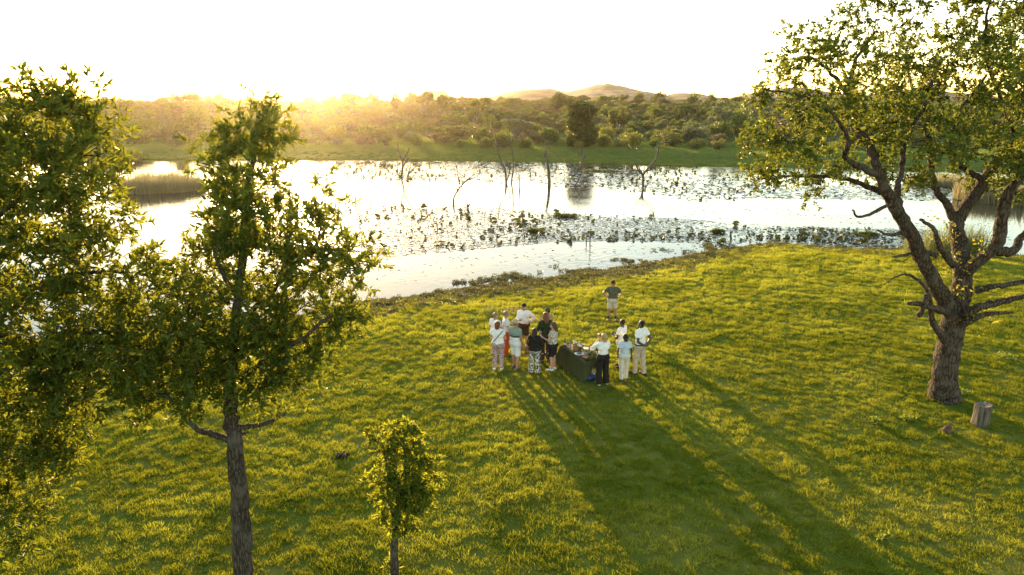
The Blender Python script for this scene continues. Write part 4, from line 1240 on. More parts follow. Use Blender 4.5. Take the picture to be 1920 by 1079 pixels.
# ------------------------------------------------------------------ people
def surface_net(f, lo, hi, h):
    """closed surface of f(p) < 0 on a grid"""
    lo, hi = np.asarray(lo, float) - 3 * h, np.asarray(hi, float) + 3 * h
    n = np.ceil((hi - lo) / h).astype(int) + 1
    ax = [lo[i] + h * np.arange(n[i]) for i in range(3)]
    v = f(ax, n)
    s = v < 0
    c = s[:-1, :-1, :-1].astype(np.int8)
    tot = sum(s[i:n[0] - 1 + i, j:n[1] - 1 + j, k:n[2] - 1 + k].astype(np.int8) for i in (0, 1) for j in (0, 1) for k in (0, 1))
    act = (tot > 0) & (tot < 8)
    I = np.argwhere(act)
    idx = -np.ones(act.shape, dtype=np.int64); idx[act] = np.arange(len(I))
    acc = np.zeros((len(I), 3)); num = np.zeros(len(I))
    cor = [(i, j, k) for i in (0, 1) for j in (0, 1) for k in (0, 1)]
    for a_ in cor:
        for d in range(3):
            if a_[d]: continue
            b_ = list(a_); b_[d] = 1
            va = v[I[:, 0] + a_[0], I[:, 1] + a_[1], I[:, 2] + a_[2]]; vb = v[I[:, 0] + b_[0], I[:, 1] + b_[1], I[:, 2] + b_[2]]
            m_ = (va < 0) != (vb < 0)
            t = np.where(m_, va / (va - vb + 1e-12), 0)
            p = np.tile(np.array(a_, float), (len(I), 1)); p[:, d] += t
            acc[m_] += p[m_]; num[m_] += 1
    V = lo + (I + acc / num[:, None]) * h
    Q = []
    for d in range(3):
        e, g = [(1, 2), (2, 0), (0, 1)][d]
        sl = [slice(None)] * 3; sl[d] = slice(0, -1); A = s[tuple(sl)]
        sl[d] = slice(1, None); B = s[tuple(sl)]
        for sign in (0, 1):
            E = np.argwhere((A & ~B) if sign == 0 else (~A & B))
            ok = (E[:, e] > 0) & (E[:, g] > 0) & (E[:, e] < n[e] - 1) & (E[:, g] < n[g] - 1)
            E = E[ok]
            def cell(de, dg):
                q = E.copy(); q[:, e] -= de; q[:, g] -= dg
                return idx[q[:, 0], q[:, 1], q[:, 2]]
            q4 = np.stack([cell(1, 1), cell(0, 1), cell(0, 0), cell(1, 0)], 1)
            Q.append(q4 if sign == 0 else q4[:, ::-1])
    return V, np.concatenate(Q)


def sdf_mesh(name, prims, h=0.012, k=0.025, cuts=(), flat_y=1.0):
    """prims: (a, b, ra, rb[, local cut planes]); smooth union of round cones, then cut by planes (point, normal): keeps dot(p-q,n) < 0"""
    P = [np.asarray(x, float) for p in prims for x in (p[0], p[1])]
    R = max(max(p[2], p[3]) for p in prims)
    lo, hi = np.min(P, 0) - R, np.max(P, 0) + R

    def f(ax, n):
        v = np.full(n, 0.2)
        for p in prims:
            a_, b_, ra, rb = np.asarray(p[0], float), np.asarray(p[1], float), p[2], p[3]
            pad = max(ra, rb) + 0.06
            i0 = [max(0, int((min(a_[d], b_[d]) - pad - ax[d][0]) / (ax[d][1] - ax[d][0]))) for d in range(3)]
            i1 = [min(n[d], int((max(a_[d], b_[d]) + pad - ax[d][0]) / (ax[d][1] - ax[d][0])) + 2) for d in range(3)]
            X = ax[0][i0[0]:i1[0], None, None]; Y = ax[1][None, i0[1]:i1[1], None]; Z = ax[2][None, None, i0[2]:i1[2]]
            ba = b_ - a_; L2 = max(ba @ ba, 1e-9)
            t = np.clip(((X - a_[0]) * ba[0] + (Y - a_[1]) * ba[1] + (Z - a_[2]) * ba[2]) / L2, 0, 1)
            d = np.sqrt((X - a_[0] - t * ba[0]) ** 2 + (Y - a_[1] - t * ba[1]) ** 2 + (Z - a_[2] - t * ba[2]) ** 2) - (ra + (rb - ra) * t)
            if len(p) > 4 and p[4]:
                for q, nn in p[4]:
                    d = np.maximum(d, (X - q[0]) * nn[0] + (Y - q[1]) * nn[1] + (Z - q[2]) * nn[2])
            sub = v[i0[0]:i1[0], i0[1]:i1[1], i0[2]:i1[2]]
            hh = np.clip(0.5 + 0.5 * (sub - d) / k, 0, 1)
            v[i0[0]:i1[0], i0[1]:i1[1], i0[2]:i1[2]] = sub * (1 - hh) + d * hh - k * hh * (1 - hh)
        for q, nn in cuts:
            v = np.maximum(v, (ax[0][:, None, None] - q[0]) * nn[0] + (ax[1][None, :, None] - q[1]) * nn[1] + (ax[2][None, None, :] - q[2]) * nn[2])
        return v
    V, Q = surface_net(f, lo, hi, h)
    return np_mesh(name, V, Q, True)


ARMS = {  # elbow, wrist, hand direction for the right arm (x mirrored for the left); the person faces +y
    'hang': ((0.235, -0.03, 1.14), (0.245, 0.04, 0.89), (0.0, 0.15, -1)),
    'hip': ((0.40, -0.10, 1.20), (0.205, 0.045, 1.03), (-0.6, 0.7, -0.4)),
    'front': ((0.25, 0.03, 1.15), (0.10, 0.25, 1.17), (-0.7, 0.6, 0.2)),
    'hold': ((0.24, 0.06, 1.15), (0.17, 0.30, 1.20), (-0.2, 0.9, 0.4)),
    'camera': ((0.27, 0.17, 1.27), (0.075, 0.20, 1.54), (-0.3, 0.5, 0.8)),
    'back': ((0.28, -0.14, 1.16), (0.07, -0.19, 1.02), (-1, 0.0, -0.3)),
    'pocket': ((0.27, -0.08, 1.14), (0.21, 0.06, 0.93), (-0.1, 0.4, -0.9)),
}


def person_prims(sp):
    fem = sp.get('fem', False)
    sh = 0.165 if fem else 0.19
    hipw = 0.10 if fem else 0.092
    lean = sp.get('lean', 0.0); fat = sp.get('fat', 0.0)
    tw = lambda z: np.array([0, lean * (z - 0.95), 0])
    torso = [((-hipw * 0.75, 0, 0.94), (hipw * 0.75, 0, 0.94), 0.125 + fat, 0.125 + fat), ((-0.055, 0.005, 1.10), (0.055, 0.005, 1.10), 0.105 + fat + (0 if fem else 0.015), 0.105 + fat + (0 if fem else 0.015)),
             ((-0.085, 0.0, 1.30), (0.085, 0.0, 1.30), 0.112 + fat * 0.6, 0.112 + fat * 0.6), ((-sh + 0.05, -0.01, 1.415), (sh - 0.05, -0.01, 1.415), 0.066, 0.066), ((0, 0, 0.95), (0, 0, 1.30), 0.12 + fat, 0.13 + fat * 0.6)]
    if fem: torso += [((-0.075, 0.085, 1.28), (0.075, 0.085, 1.28), 0.055, 0.055)]
    torso = [(np.array(a) + tw(a[2]), np.array(b_) + tw(b_[2]), ra, rb) for a, b_, ra, rb in torso]
    hd = tw(1.5)
    yaw = sp.get('yaw', 0.0); cy, sy = math.cos(yaw), math.sin(yaw); pit = sp.get('nod', 0.0)
    def hp(x, y, z):
        z0 = z - 1.52; y2 = y * math.cos(pit) + z0 * math.sin(pit); z2 = z0 * math.cos(pit) - y * math.sin(pit)
        return np.array([cy * x - sy * y2, sy * x + cy * y2, 1.52 + z2]) + hd
    head = [(hp(0, 0.012, 1.605), hp(0, -0.012, 1.662), 0.078, 0.088), (hp(0, 0.045, 1.565), hp(0, 0.035, 1.62), 0.048, 0.06), (hp(0, 0.092, 1.625), hp(0, 0.108, 1.602), 0.010, 0.015), (hp(-0.088, -0.005, 1.625), hp(-0.086, -0.005, 1.60), 0.018, 0.014), (hp(0.088, -0.005, 1.625), hp(0.086, -0.005, 1.60), 0.018, 0.014)]
    neck = [(np.array([0, -0.012, 1.42]) + tw(1.42), hp(0, -0.005, 1.57), 0.058, 0.054)]
    arms = []
    for sgn, key in ((1, sp.get('r', 'hang')), (-1, sp.get('l', 'hang'))):
        e, w, hdv = ARMS[key]
        m_ = np.array([sgn, 1, 1])
        S = np.array([sgn * sh, -0.01, 1.41]) + tw(1.41); Eb = np.array(e) * m_ + tw(e[2]); W = np.array(w) * m_ + tw(w[2]); H_ = unit(np.array(hdv, float) * m_)
        arms.append((S, Eb, W, H_, sgn))
    gait = sp.get('gait', 0.0)      # forward shift of the right foot
    stance = sp.get('stance', 0.10)
    legs = []
    for sgn in (1, -1):
        g = gait * sgn
        legs.append((np.array([sgn * hipw, 0, 0.90]), np.array([sgn * (hipw + stance) / 2, 0.015 + g * 0.55, 0.50]), np.array([sgn * stance, -0.02 + g, 0.085]), sgn))
    return torso, neck, head, hp, arms, legs


def hand_prims(W, H_, sgn):
    ref = np.array([0, 0, 1.0]) if abs(H_[2]) < 0.8 else np.array([0, 1.0, 0])
    sd = unit(np.cross(H_, ref)); nn = np.cross(sd, H_)
    out = [(W, W + H_ * 0.05, 0.026, 0.03), (W + H_ * 0.04 - sd * 0.018, W + H_ * 0.085 - sd * 0.022, 0.02, 0.017), (W + H_ * 0.04 + sd * 0.018, W + H_ * 0.085 + sd * 0.022, 0.02, 0.017)]
    for i, (o, ln) in enumerate(((-0.033, 0.062), (-0.011, 0.075), (0.011, 0.072), (0.033, 0.055))):
        a_ = W + H_ * 0.085 + sd * o; b_ = a_ + H_ * ln * 0.55 + sd * o * 0.15 + nn * 0.008; c_ = b_ + H_ * ln * 0.38 + nn * 0.024
        out += [(a_, b_, 0.0105, 0.0095), (b_, c_, 0.0095, 0.008)]
    t0 = W + H_ * 0.03 + sd * 0.028 * sgn
    t1 = t0 + H_ * 0.035 + sd * 0.032 * sgn + nn * 0.01
    out += [(t0, t1, 0.014, 0.012), (t1, t1 + H_ * 0.03 + nn * 0.008, 0.012, 0.009)]
    return out


SKIN = {'fair': plain('fair_skin', (0.48, 0.27, 0.19), 0.5), 'tan': plain('tanned_skin', (0.36, 0.19, 0.12), 0.5), 'dark': plain('dark_skin', (0.075, 0.040, 0.026), 0.45)}
EYE = plain('eye_dark', (0.03, 0.022, 0.018), 0.3)
LIP = plain('lip', (0.28, 0.10, 0.08), 0.5)


def cloth(name, c, var=0.14, bump=0.35, scale=9.0):
    m_ = noisy(name, tuple(x * (1 - var) for x in c), tuple(min(0.9, x * (1 + var)) for x in c), scale, 0.85, bump, 14.0, spec=0.2)
    return m_


def pattern_mat(name, c1, c2, scale, thr, stretch=(1, 1, 1)):
    m_, nt, b, out = new_mat(name)
    tc = N(nt, 'ShaderNodeTexCoord'); mp = N(nt, 'ShaderNodeMapping'); mp.inputs['Scale'].default_value = stretch
    nt.links.new(tc.outputs['Object'], mp.inputs[0])
    n_ = N(nt, 'ShaderNodeTexNoise', Scale=scale, Detail=1.0, Distortion=1.5); nt.links.new(mp.outputs[0], n_.inputs['Vector'])
    nt.links.new(ramp(nt, n_.outputs['Fac'], [(thr - 0.02, c1), (thr + 0.02, c2)]), b.inputs['Base Color'])
    b.inputs['Roughness'].default_value = 0.85
    return m_


def block_mat(name, stops):
    """garment made of cloth panels stacked by height (metres)"""
    m_, nt, b, out = new_mat(name)
    tc = N(nt, 'ShaderNodeTexCoord'); sx = N(nt, 'ShaderNodeSeparateXYZ'); nt.links.new(tc.outputs['Object'], sx.inputs[0])
    mr = N(nt, 'ShaderNodeMapRange'); mr.inputs[1].default_value = 0.8; mr.inputs[2].default_value = 1.6
    nt.links.new(sx.outputs[2], mr.inputs[0])
    c_ = ramp(nt, mr.outputs[0], [((z - 0.8) / 0.8, c) for z, c in stops])
    nt.nodes[-1].color_ramp.interpolation = 'CONSTANT'
    nt.links.new(c_, b.inputs['Base Color']); b.inputs['Roughness'].default_value = 0.85
    return m_


WHITE, OFFW = (0.74, 0.73, 0.72), (0.62, 0.63, 0.64)


def person(px, py, py_top, face, label, sp):
    base = G(px, py)
    hgt = float(np.clip(PY(px, py_top, base[1])[2] - base[2], 1.55, 1.92)) if 'h' not in sp else sp['h']
    hat_extra = 0.03 if sp.get('cap') else 0.012
    s = hgt / (1.753 + hat_extra)
    root = empty('person', base, math.radians(face), s)
    torso, neck, head, hp, arms, legs = person_prims(sp)
    skin = SKIN[sp.get('skin', 'fair')]
    # one continuous body
    pr = list(torso) + neck + head
    for S, Eb, W, H_, sgn in arms:
        k_ = 0.9 if sp.get('fem') else 1.0
        pr += [(S, Eb, 0.050 * k_, 0.040 * k_), (Eb, W, 0.040 * k_, 0.027 * k_)] + hand_prims(W, H_, sgn)
    for Hp, Kn, An, sgn in legs:
        pr += [(Hp, Kn, 0.085, 0.055), (Kn, Kn * 0.62 + An * 0.38 + (0, -0.015, 0), 0.054, 0.056), (Kn * 0.62 + An * 0.38 + (0, -0.015, 0), An, 0.056, 0.036), (An, An + (0, 0.12, -0.045), 0.036, 0.03)]
    link('body', sdf_mesh('body', pr, 0.0115, 0.018), skin, root)
    for sx in (-1, 1):
        e = MB().blob((0, 0, 0), 0.011, 6).mesh('eye'); link('eye', e, EYE, root, hp(sx * 0.034, 0.088, 1.640))
    link('mouth', MB().blob((0, 0, 0), (0.022, 0.008, 0.006), 6).mesh('mouth'), LIP, root, hp(0, 0.094, 1.572))
    # trousers or shorts
    t = sp['bottom']; loose = t.get('loose', 0.018); end = t.get('end', 0.07)
    bp_ = [(a, b_, ra + loose, rb + loose) for a, b_, ra, rb in torso[:2]] + [(torso[4][0], torso[4][0] + (0, 0, 0.12), 0.125 + loose, 0.12 + loose)]
    for Hp, Kn, An, sgn in legs:
        def at(z):
            return Kn + (Hp - Kn) * ((z - Kn[2]) / (Hp[2] - Kn[2])) if z > Kn[2] else Kn + (An - Kn) * ((z - Kn[2]) / (An[2] - Kn[2]))
        E_ = at(end); flare = t.get('flare', 0.0)
        if end < 0.45:
            bp_ += [(Hp, Kn, 0.087 + loose, 0.058 + loose + flare * 0.5), (Kn, E_ + (0, 0, -0.06), 0.058 + loose + flare * 0.5, 0.048 + loose + flare, [((0, 0, end), (0, 0, -1))])]
        else:
            bp_ += [(Hp, E_ + (0, 0, -0.06), 0.088 + loose, 0.070 + loose + flare, [((0, 0, end), (0, 0, -1))])]
    link(t.get('name', 'trousers'), sdf_mesh('trousers', bp_, 0.013, 0.016, [((0, 0, t.get('waist', 1.02)), (0, 0, 1))]), t['mat'], root)
    # shirt
    u = sp['top']; lo = u.get('loose', 0.018) * 0.65
    hem = u.get('hem', 0.93)
    tp = [(a, b_, ra + lo, rb + lo) for a, b_, ra, rb in torso]
    tp[0] = (tp[0][0], tp[0][1], tp[0][2] + 0.006, tp[0][3] + 0.006)
    sl = u.get('sleeve', 0.6)
    for S, Eb, W, H_, sgn in arms:
        if sl <= 0: continue
        if sl <= 1:
            q = S + (Eb - S) * sl; n_ = unit(Eb - S)
            tp += [(S, q + n_ * 0.06, 0.058 + lo, 0.052 + lo, [(q, n_)])]
        else:
            q = Eb + (W - Eb) * (sl - 1); n_ = unit(W - Eb)
            tp += [(S, Eb, 0.055 + lo * 0.8, 0.046 + lo * 0.8), (Eb, q + n_ * 0.05, 0.046 + lo * 0.8, 0.036 + lo * 0.8, [(q, n_)])]
    if u.get('collar', False): tp += [(np.array([0, -0.012, 1.43]) + (0, 0, 0), np.array([0, -0.008, 1.49]), 0.078, 0.070)]
    link(u.get('name', 'shirt'), sdf_mesh('shirt', tp, 0.013, 0.02, [((0, 0, hem), (0, 0, -1)), ((0, 0.03, u.get('neck', 1.495)), unit(np.array([0, 0.35, 1.0])))]), u['mat'], root)
    if sp.get('belt'):
        link('belt', sdf_mesh('belt', [(a, b_, ra + 0.028, rb + 0.028) for a, b_, ra, rb in torso[:2]] + [(torso[4][0], torso[4][0] + (0, 0, 0.12), 0.155, 0.15)], 0.013, 0.016, [((0, 0, 1.025), (0, 0, 1)), ((0, 0, 0.985), (0, 0, -1))]), sp['belt'], root)
    # shoes
    for Hp, Kn, An, sgn in legs:
        d = np.array([0.12 * sgn, 1, 0]); d /= np.linalg.norm(d)
        A0 = np.array([An[0], An[1], 0.045])
        sh_ = link('shoe', sdf_mesh('shoe', [(A0 + (0, -0.045, 0), A0 + d * 0.13, 0.048, 0.040), (A0 + d * 0.13, A0 + d * 0.175, 0.042, 0.034), (An, A0, 0.050, 0.05)], 0.011, 0.02, [((0, 0, 0.0), (0, 0, -1)), ((0, 0, 0.105), (0, 0, 1))]), sp.get('shoe', SHOE_D), root)
        if sp.get('sock'):
            link('sock', sdf_mesh('sock', [(An, Kn * 0.3 + An * 0.7, 0.042, 0.050)], 0.012, 0.01), sp['sock'], root)
    # hair and hats
    hr = sp.get('hair')
    if hr:
        kind, mat = hr
        hpz = [(hp(0, -0.008, 1.615), hp(0, -0.018, 1.668), 0.087, 0.098)]
        fwd = hp(0, 1, 1.6) - hp(0, 0, 1.6); up_ = hp(0, 0, 2.6) - hp(0, 0, 1.6)
        cuts = [(hp(0, 0.055, 1.655), unit(fwd * 0.75 - up_ * 0.66)), (hp(0, -0.09, 1.575), -up_)]
        if kind == 'buzz': hpz = [(hp(0, -0.004, 1.62), hp(0, -0.013, 1.663), 0.082, 0.0925)]
        if kind == 'long':
            hpz += [(hp(0, -0.055, 1.62), hp(0, -0.095, 1.46), 0.085, 0.075), (hp(0, -0.095, 1.46), hp(0.0, -0.125, 1.30), 0.075, 0.05), (hp(-0.07, -0.02, 1.60), hp(-0.085, -0.05, 1.44), 0.045, 0.035), (hp(0.07, -0.02, 1.60), hp(0.085, -0.05, 1.44), 0.045, 0.035)]
            cuts = cuts[:1]
        if kind == 'bob':
            hpz += [(hp(0, -0.045, 1.62), hp(0, -0.06, 1.54), 0.092, 0.075)]; cuts = cuts[:1]
        if kind == 'tail':
            hpz += [(hp(0.01, -0.10, 1.60), hp(0.03, -0.14, 1.53), 0.035, 0.025)]; cuts = cuts[:1] + [(hp(0, -0.09, 1.48), -up_)]
        link('hair', sdf_mesh('hair', hpz, 0.012, 0.02, cuts), mat, root)
    if sp.get('cap'):
        cm_ = sp['cap']
        up_ = unit(hp(0, 0, 2.6) - hp(0, 0, 1.6))
        cp = link('cap', sdf_mesh('cap', [(hp(0, -0.008, 1.64), hp(0, -0.012, 1.685), 0.102, 0.098)], 0.012, 0.02, [(hp(0, 0, 1.655), -up_)]), cm_, root)
        brim = sdf_mesh('brim', [(hp(-0.045, 0.06, 1.662), hp(-0.035, 0.155, 1.65), 0.028, 0.022), (hp(0.045, 0.06, 1.662), hp(0.035, 0.155, 1.65), 0.028, 0.022), (hp(0, 0.06, 1.665), hp(0, 0.165, 1.652), 0.035, 0.026)], 0.009, 0.02, [(hp(0, 0.1, 1.664), up_), (hp(0, 0.1, 1.648), -up_)])
        link('brim', brim, cm_, cp)
    if sp.get('beard'):
        link('beard', sdf_mesh('beard', [(hp(0, 0.05, 1.556), hp(0, 0.045, 1.585), 0.054, 0.062), (hp(0, 0.05, 1.55), hp(0, 0.06, 1.53), 0.045, 0.03)], 0.011, 0.02, [(hp(0, 0.0, 1.583), (0, 0, 1)), (hp(0, 0.03, 1.55), unit(hp(0, 0, 1.6) - hp(0, 1, 1.6)))]), sp['beard'], root)
    if sp.get('glasses'):
        link('sunglasses', MB().box(hp(0, 0.094, 1.638), (0.13, 0.03, 0.034), sp.get('yaw', 0)).mesh('sunglasses', False), EYE, root)
    tag(root, label, 'person', 'guests and staff at the drinks table')
    root['_'] = 0; del root['_']
    def wp(p):      # local point to world
        c_, s_ = math.cos(math.radians(face)), math.sin(math.radians(face))
        p = np.asarray(p, float) * s
        return np.array([base[0] + c_ * p[0] - s_ * p[1], base[1] + s_ * p[0] + c_ * p[1], base[2] + p[2]])
    return root, wp, arms, s


C = {}
C['white'] = cloth('white_cotton', WHITE, 0.08)
C['pinkwhite'] = cloth('white_linen', (0.76, 0.72, 0.70), 0.06, 0.6)
C['palewhite'] = cloth('pale_grey_cotton', (0.56, 0.57, 0.60), 0.08)
C['cream'] = cloth('cream_trouser_cloth', (0.55, 0.50, 0.43), 0.10)
C['beige'] = cloth('beige_trouser_cloth', (0.42, 0.35, 0.27), 0.12)
C['blue'] = cloth('pale_blue_polo', (0.42, 0.50, 0.58), 0.08)
C['black'] = cloth('black_cloth', (0.014, 0.013, 0.013), 0.2)
C['blackgreen'] = cloth('dark_green_cloth', (0.022, 0.035, 0.014), 0.2)
C['brown'] = cloth('dark_brown_cloth', (0.055, 0.036, 0.022), 0.2)
C['khaki'] = cloth('tan_shirt_cloth', (0.30, 0.20, 0.10), 0.12)
C['olive'] = cloth('olive_shirt_cloth', (0.085, 0.085, 0.060), 0.12)
C['sand'] = cloth('sand_shorts_cloth', (0.50, 0.43, 0.34), 0.1)
C['red'] = cloth('red_trouser_cloth', (0.42, 0.055, 0.025), 0.12)
C['whiteshort'] = cloth('white_shorts_cloth', (0.66, 0.68, 0.70), 0.06)
C['pink'] = pattern_mat('pink_patterned_cloth', (0.17, 0.085, 0.095), (0.58, 0.46, 0.45), 22.0, 0.52, (1, 1, 1.6))
C['zebra'] = pattern_mat('black_white_patterned_cloth', (0.012, 0.012, 0.012), (0.68, 0.66, 0.64), 17.0, 0.53, (1.3, 1.3, 0.8))
C['floral'] = pattern_mat('floral_blouse_cloth', (0.12, 0.13, 0.09), (0.55, 0.52, 0.46), 20.0, 0.47)
C['teal'] = block_mat('colour_block_polo', [(0.8, (0.64, 0.67, 0.69)), (1.17, (0.040, 0.060, 0.070)), (1.235, (0.19, 0.25, 0.215)), (1.6, (0.19, 0.25, 0.215))])
SHOE_W, SHOE_D = plain('white_sneaker', (0.70, 0.69, 0.67)), plain('dark_leather_shoe', (0.035, 0.026, 0.020))
SHOE_B = plain('brown_shoe', (0.12, 0.075, 0.05))
HAIR = {k: noisy('hair_' + k, tuple(x * 0.7 for x in c), c, 40, 0.5, 0.5, 60, stretch=(3, 3, 0.5)) for k, c in {'grey': (0.17, 0.15, 0.135), 'auburn': (0.16, 0.055, 0.018), 'brown': (0.075, 0.038, 0.018), 'dark': (0.022, 0.014, 0.010), 'black': (0.010, 0.009, 0.008), 'blonde': (0.42, 0.27, 0.11)}.items()}
CAPS = {'black': cloth('black_cap', (0.018, 0.018, 0.019)), 'green': cloth('green_cap', (0.035, 0.060, 0.028)), 'beige': cloth('beige_cap', (0.34, 0.29, 0.20)), 'dark': cloth('dark_olive_cap', (0.04, 0.038, 0.03))}
strap_mat = plain('black_strap', (0.012, 0.012, 0.012))

person(929, 668, 586, -40, 'leftmost man in white t-shirt with grey hair, seen from behind', dict(hair=('buzz', HAIR['grey']), skin='tan', fat=0.02, yaw=-0.4, top=dict(mat=C['pinkwhite'], hem=0.90, loose=0.026), bottom=dict(mat=C['beige']), r='front'))
person(949, 668, 583, -80, 'grey haired man in pale shirt and red trousers', dict(hair=('buzz', HAIR['grey']), skin='tan', fat=0.01, top=dict(mat=C['palewhite'], hem=0.90), bottom=dict(mat=C['red']), r='hold', l='front', shoe=SHOE_B))
p3 = person(934, 694, 602, -12, 'auburn haired woman in white top and pink patterned trousers', dict(fem=True, fat=0.02, hair=('bob', HAIR['auburn']), yaw=-0.3, top=dict(mat=C['white'], hem=0.90, sleeve=0.45, loose=0.024), bottom=dict(mat=C['pink'], loose=0.024, end=0.10), r='front', l='front', shoe=SHOE_W, stance=0.12))
person(967, 692, 598, -35, 'man in beige cap, teal and white shirt and white shorts', dict(skin='tan', cap=CAPS['beige'], hair=('buzz', HAIR['grey']), fat=0.02, lean=-0.06, yaw=0.3, gait=-0.08, stance=0.12, top=dict(mat=C['teal'], hem=0.88, loose=0.02), bottom=dict(mat=C['whiteshort'], end=0.50, loose=0.02, name='shorts'), r='hang', l='front', shoe=SHOE_B))
person(982, 651, 569, 165, 'bearded man in black cap and open white shirt, hand on hip', dict(cap=CAPS['black'], nod=-0.2, glasses=True, beard=HAIR['grey'], fat=0.02, hair=('buzz', HAIR['grey']), top=dict(mat=C['pinkwhite'], hem=0.88, sleeve=1.75, collar=True, loose=0.03, neck=1.50), bottom=dict(mat=C['brown'], end=0.50, loose=0.03, name='shorts'), r='front', l='hip', shoe=SHOE_W, stance=0.11))
person(1027, 664, 577, 60, 'man in green cap and tan shirt behind the dark haired women', dict(skin='tan', cap=CAPS['green'], hair=('buzz', HAIR['dark']), nod=0.25, fat=0.03, top=dict(mat=C['khaki'], hem=0.90, loose=0.028), bottom=dict(mat=C['brown'], end=0.5, name='shorts'), r='hold', l='hold'))
person(1022, 680, 585, 10, 'woman with long auburn hair in dark green top, seen from behind', dict(fem=True, hair=('long', HAIR['auburn']), top=dict(mat=C['blackgreen'], sleeve=1.7, hem=0.90), bottom=dict(mat=C['brown'], end=0.12), r='front', l='front'))
p8 = person(1002, 701, 615, -15, 'woman with long dark hair in black and white patterned trousers', dict(fem=True, hair=('long', HAIR['dark']), fat=0.015, yaw=-0.2, top=dict(mat=C['black'], sleeve=1.6, hem=0.92, loose=0.03), bottom=dict(mat=C['zebra'], loose=0.024, flare=0.02, end=0.06), r='front', l='front', stance=0.13))
p9 = person(1036, 695, 604, 62, 'woman in floral sleeveless blouse and black shorts holding a glass', dict(fem=True, hair=('long', HAIR['brown']), skin='fair', yaw=0.3, top=dict(mat=C['floral'], sleeve=0, hem=0.93, neck=1.46, loose=0.024), bottom=dict(mat=C['black'], end=0.56, loose=0.03, name='shorts'), l='hold', r='hang', shoe=SHOE_W))
p10 = person(1129, 721, 625, 18, 'blonde woman in white crop top and black trousers taking a photograph', dict(fem=True, hair=('tail', HAIR['blonde']), top=dict(mat=C['white'], sleeve=1.85, hem=1.075, loose=0.016), bottom=dict(mat=C['black'], loose=0.026, flare=0.03, end=0.05, waist=1.06), r='camera', l='camera', shoe=SHOE_W, stance=0.135))
person(1169, 713, 626, 4, 'staff member in pale blue shirt and cream trousers, seen from behind', dict(fem=True, skin='dark', hair=('tail', HAIR['black']), top=dict(mat=C['blue'], hem=0.93, loose=0.022), bottom=dict(mat=C['cream'], loose=0.022, end=0.06), l='pocket', r='hang', gait=0.05, stance=0.09, shoe=SHOE_B))
person(1163, 690, 598, 50, 'staff man in white shirt half hidden behind the blue shirt', dict(skin='dark', hair=('buzz', HAIR['black']), top=dict(mat=C['white'], hem=0.95), bottom=dict(mat=C['cream'], loose=0.02), l='front', r='front', gait=0.08))
person(1198, 703, 600, 40, 'rightmost staff man in white polo, belt and beige trousers, hands behind back', dict(skin='dark', hair=('buzz', HAIR['black']), belt=strap_mat, yaw=0.4, top=dict(mat=C['white'], hem=1.0, collar=True), bottom=dict(mat=C['beige'], loose=0.022, end=0.06), r='back', l='back', gait=-0.1))
person(1147, 602, 526, 176, 'man in olive shirt and sand shorts standing alone near the shore', dict(skin='tan', cap=CAPS['dark'], nod=-0.2, glasses=True, hair=('buzz', HAIR['brown']), fat=0.01, yaw=0.2, top=dict(mat=C['olive'], hem=0.93, collar=True, loose=0.026), bottom=dict(mat=C['sand'], end=0.58, loose=0.03, name='shorts'), l='hip', r='hip', sock=SHOE_D, shoe=SHOE_B, stance=0.16))


# things the guests carry
def held(name, mb, mat, loc, label, cat, rz=0.0, smooth=True):
    o = link(name, mb.mesh(name, smooth), mat, loc=loc)
    o.rotation_euler = (0, 0, rz)
    return tag(o, label, cat)


_, wp, arms, s_ = p3
path = [wp((0.0 + 0.20 * math.cos(t), 0.185 * math.sin(t), 1.22 + 0.24 * math.cos(t + 0.0))) for t in np.linspace(0, 2 * math.pi, 25)]
c0 = wp((0, 0, 0.9))
held('shoulder_strap', MB().tube(np.array(path) - c0, 0.013, 5, False), strap_mat, c0, 'black strap slung across the back of the woman in pink patterned trousers', 'strap')
_, wp, arms, s_ = p8
bag_mat = noisy('brown_leather', (0.12, 0.04, 0.016), (0.26, 0.10, 0.04), 9, 0.5, 0.4)
c0 = wp((-0.24, 0.06, 0.86))
bg = empty('shoulder_bag', c0, math.radians(-15))
link('bag_body', sdf_mesh('bag_body', [((-0.02, -0.12, 0.0), (-0.02, 0.12, 0.0), 0.085, 0.085), ((-0.02, -0.10, 0.14), (-0.02, 0.10, 0.14), 0.07, 0.07), ((-0.02, 0, 0), (-0.02, 0, 0.14), 0.085, 0.075)], 0.014, 0.03), bag_mat, bg)
link('strap', MB().tube([(-0.02, -0.12, 0.15), (0.03, -0.12, 0.4), (0.08, -0.02, 0.62), (0.03, 0.12, 0.4), (-0.02, 0.12, 0.15)], 0.011, 5, False).mesh('strap'), bag_mat, bg)
tag(bg, 'brown leather bag hanging at the side of the patterned trousers', 'bag')

glass_m, nt, b, out = new_mat('clear_glass')
b.inputs['Base Color'].default_value = (0.95, 0.95, 0.95, 1); b.inputs['Roughness'].default_value = 0.05; b.inputs['Transmission Weight'].default_value = 0.85; b.inputs['IOR'].default_value = 1.45


def wine_glass(loc, label, k=1.0):
    prof = [(0.033, 0.0), (0.030, 0.004), (0.005, 0.008), (0.004, 0.085), (0.020, 0.10), (0.036, 0.13), (0.038, 0.155), (0.032, 0.19), (0.030, 0.19), (0.036, 0.155), (0.033, 0.13), (0.018, 0.104), (0.001, 0.10)]
    o = link('wine_glass', MB().lathe([(r_ * k, z * k) for r_, z in prof], sides=14).mesh('wine_glass'), glass_m, loc=loc)
    return tag(o, label, 'glass')


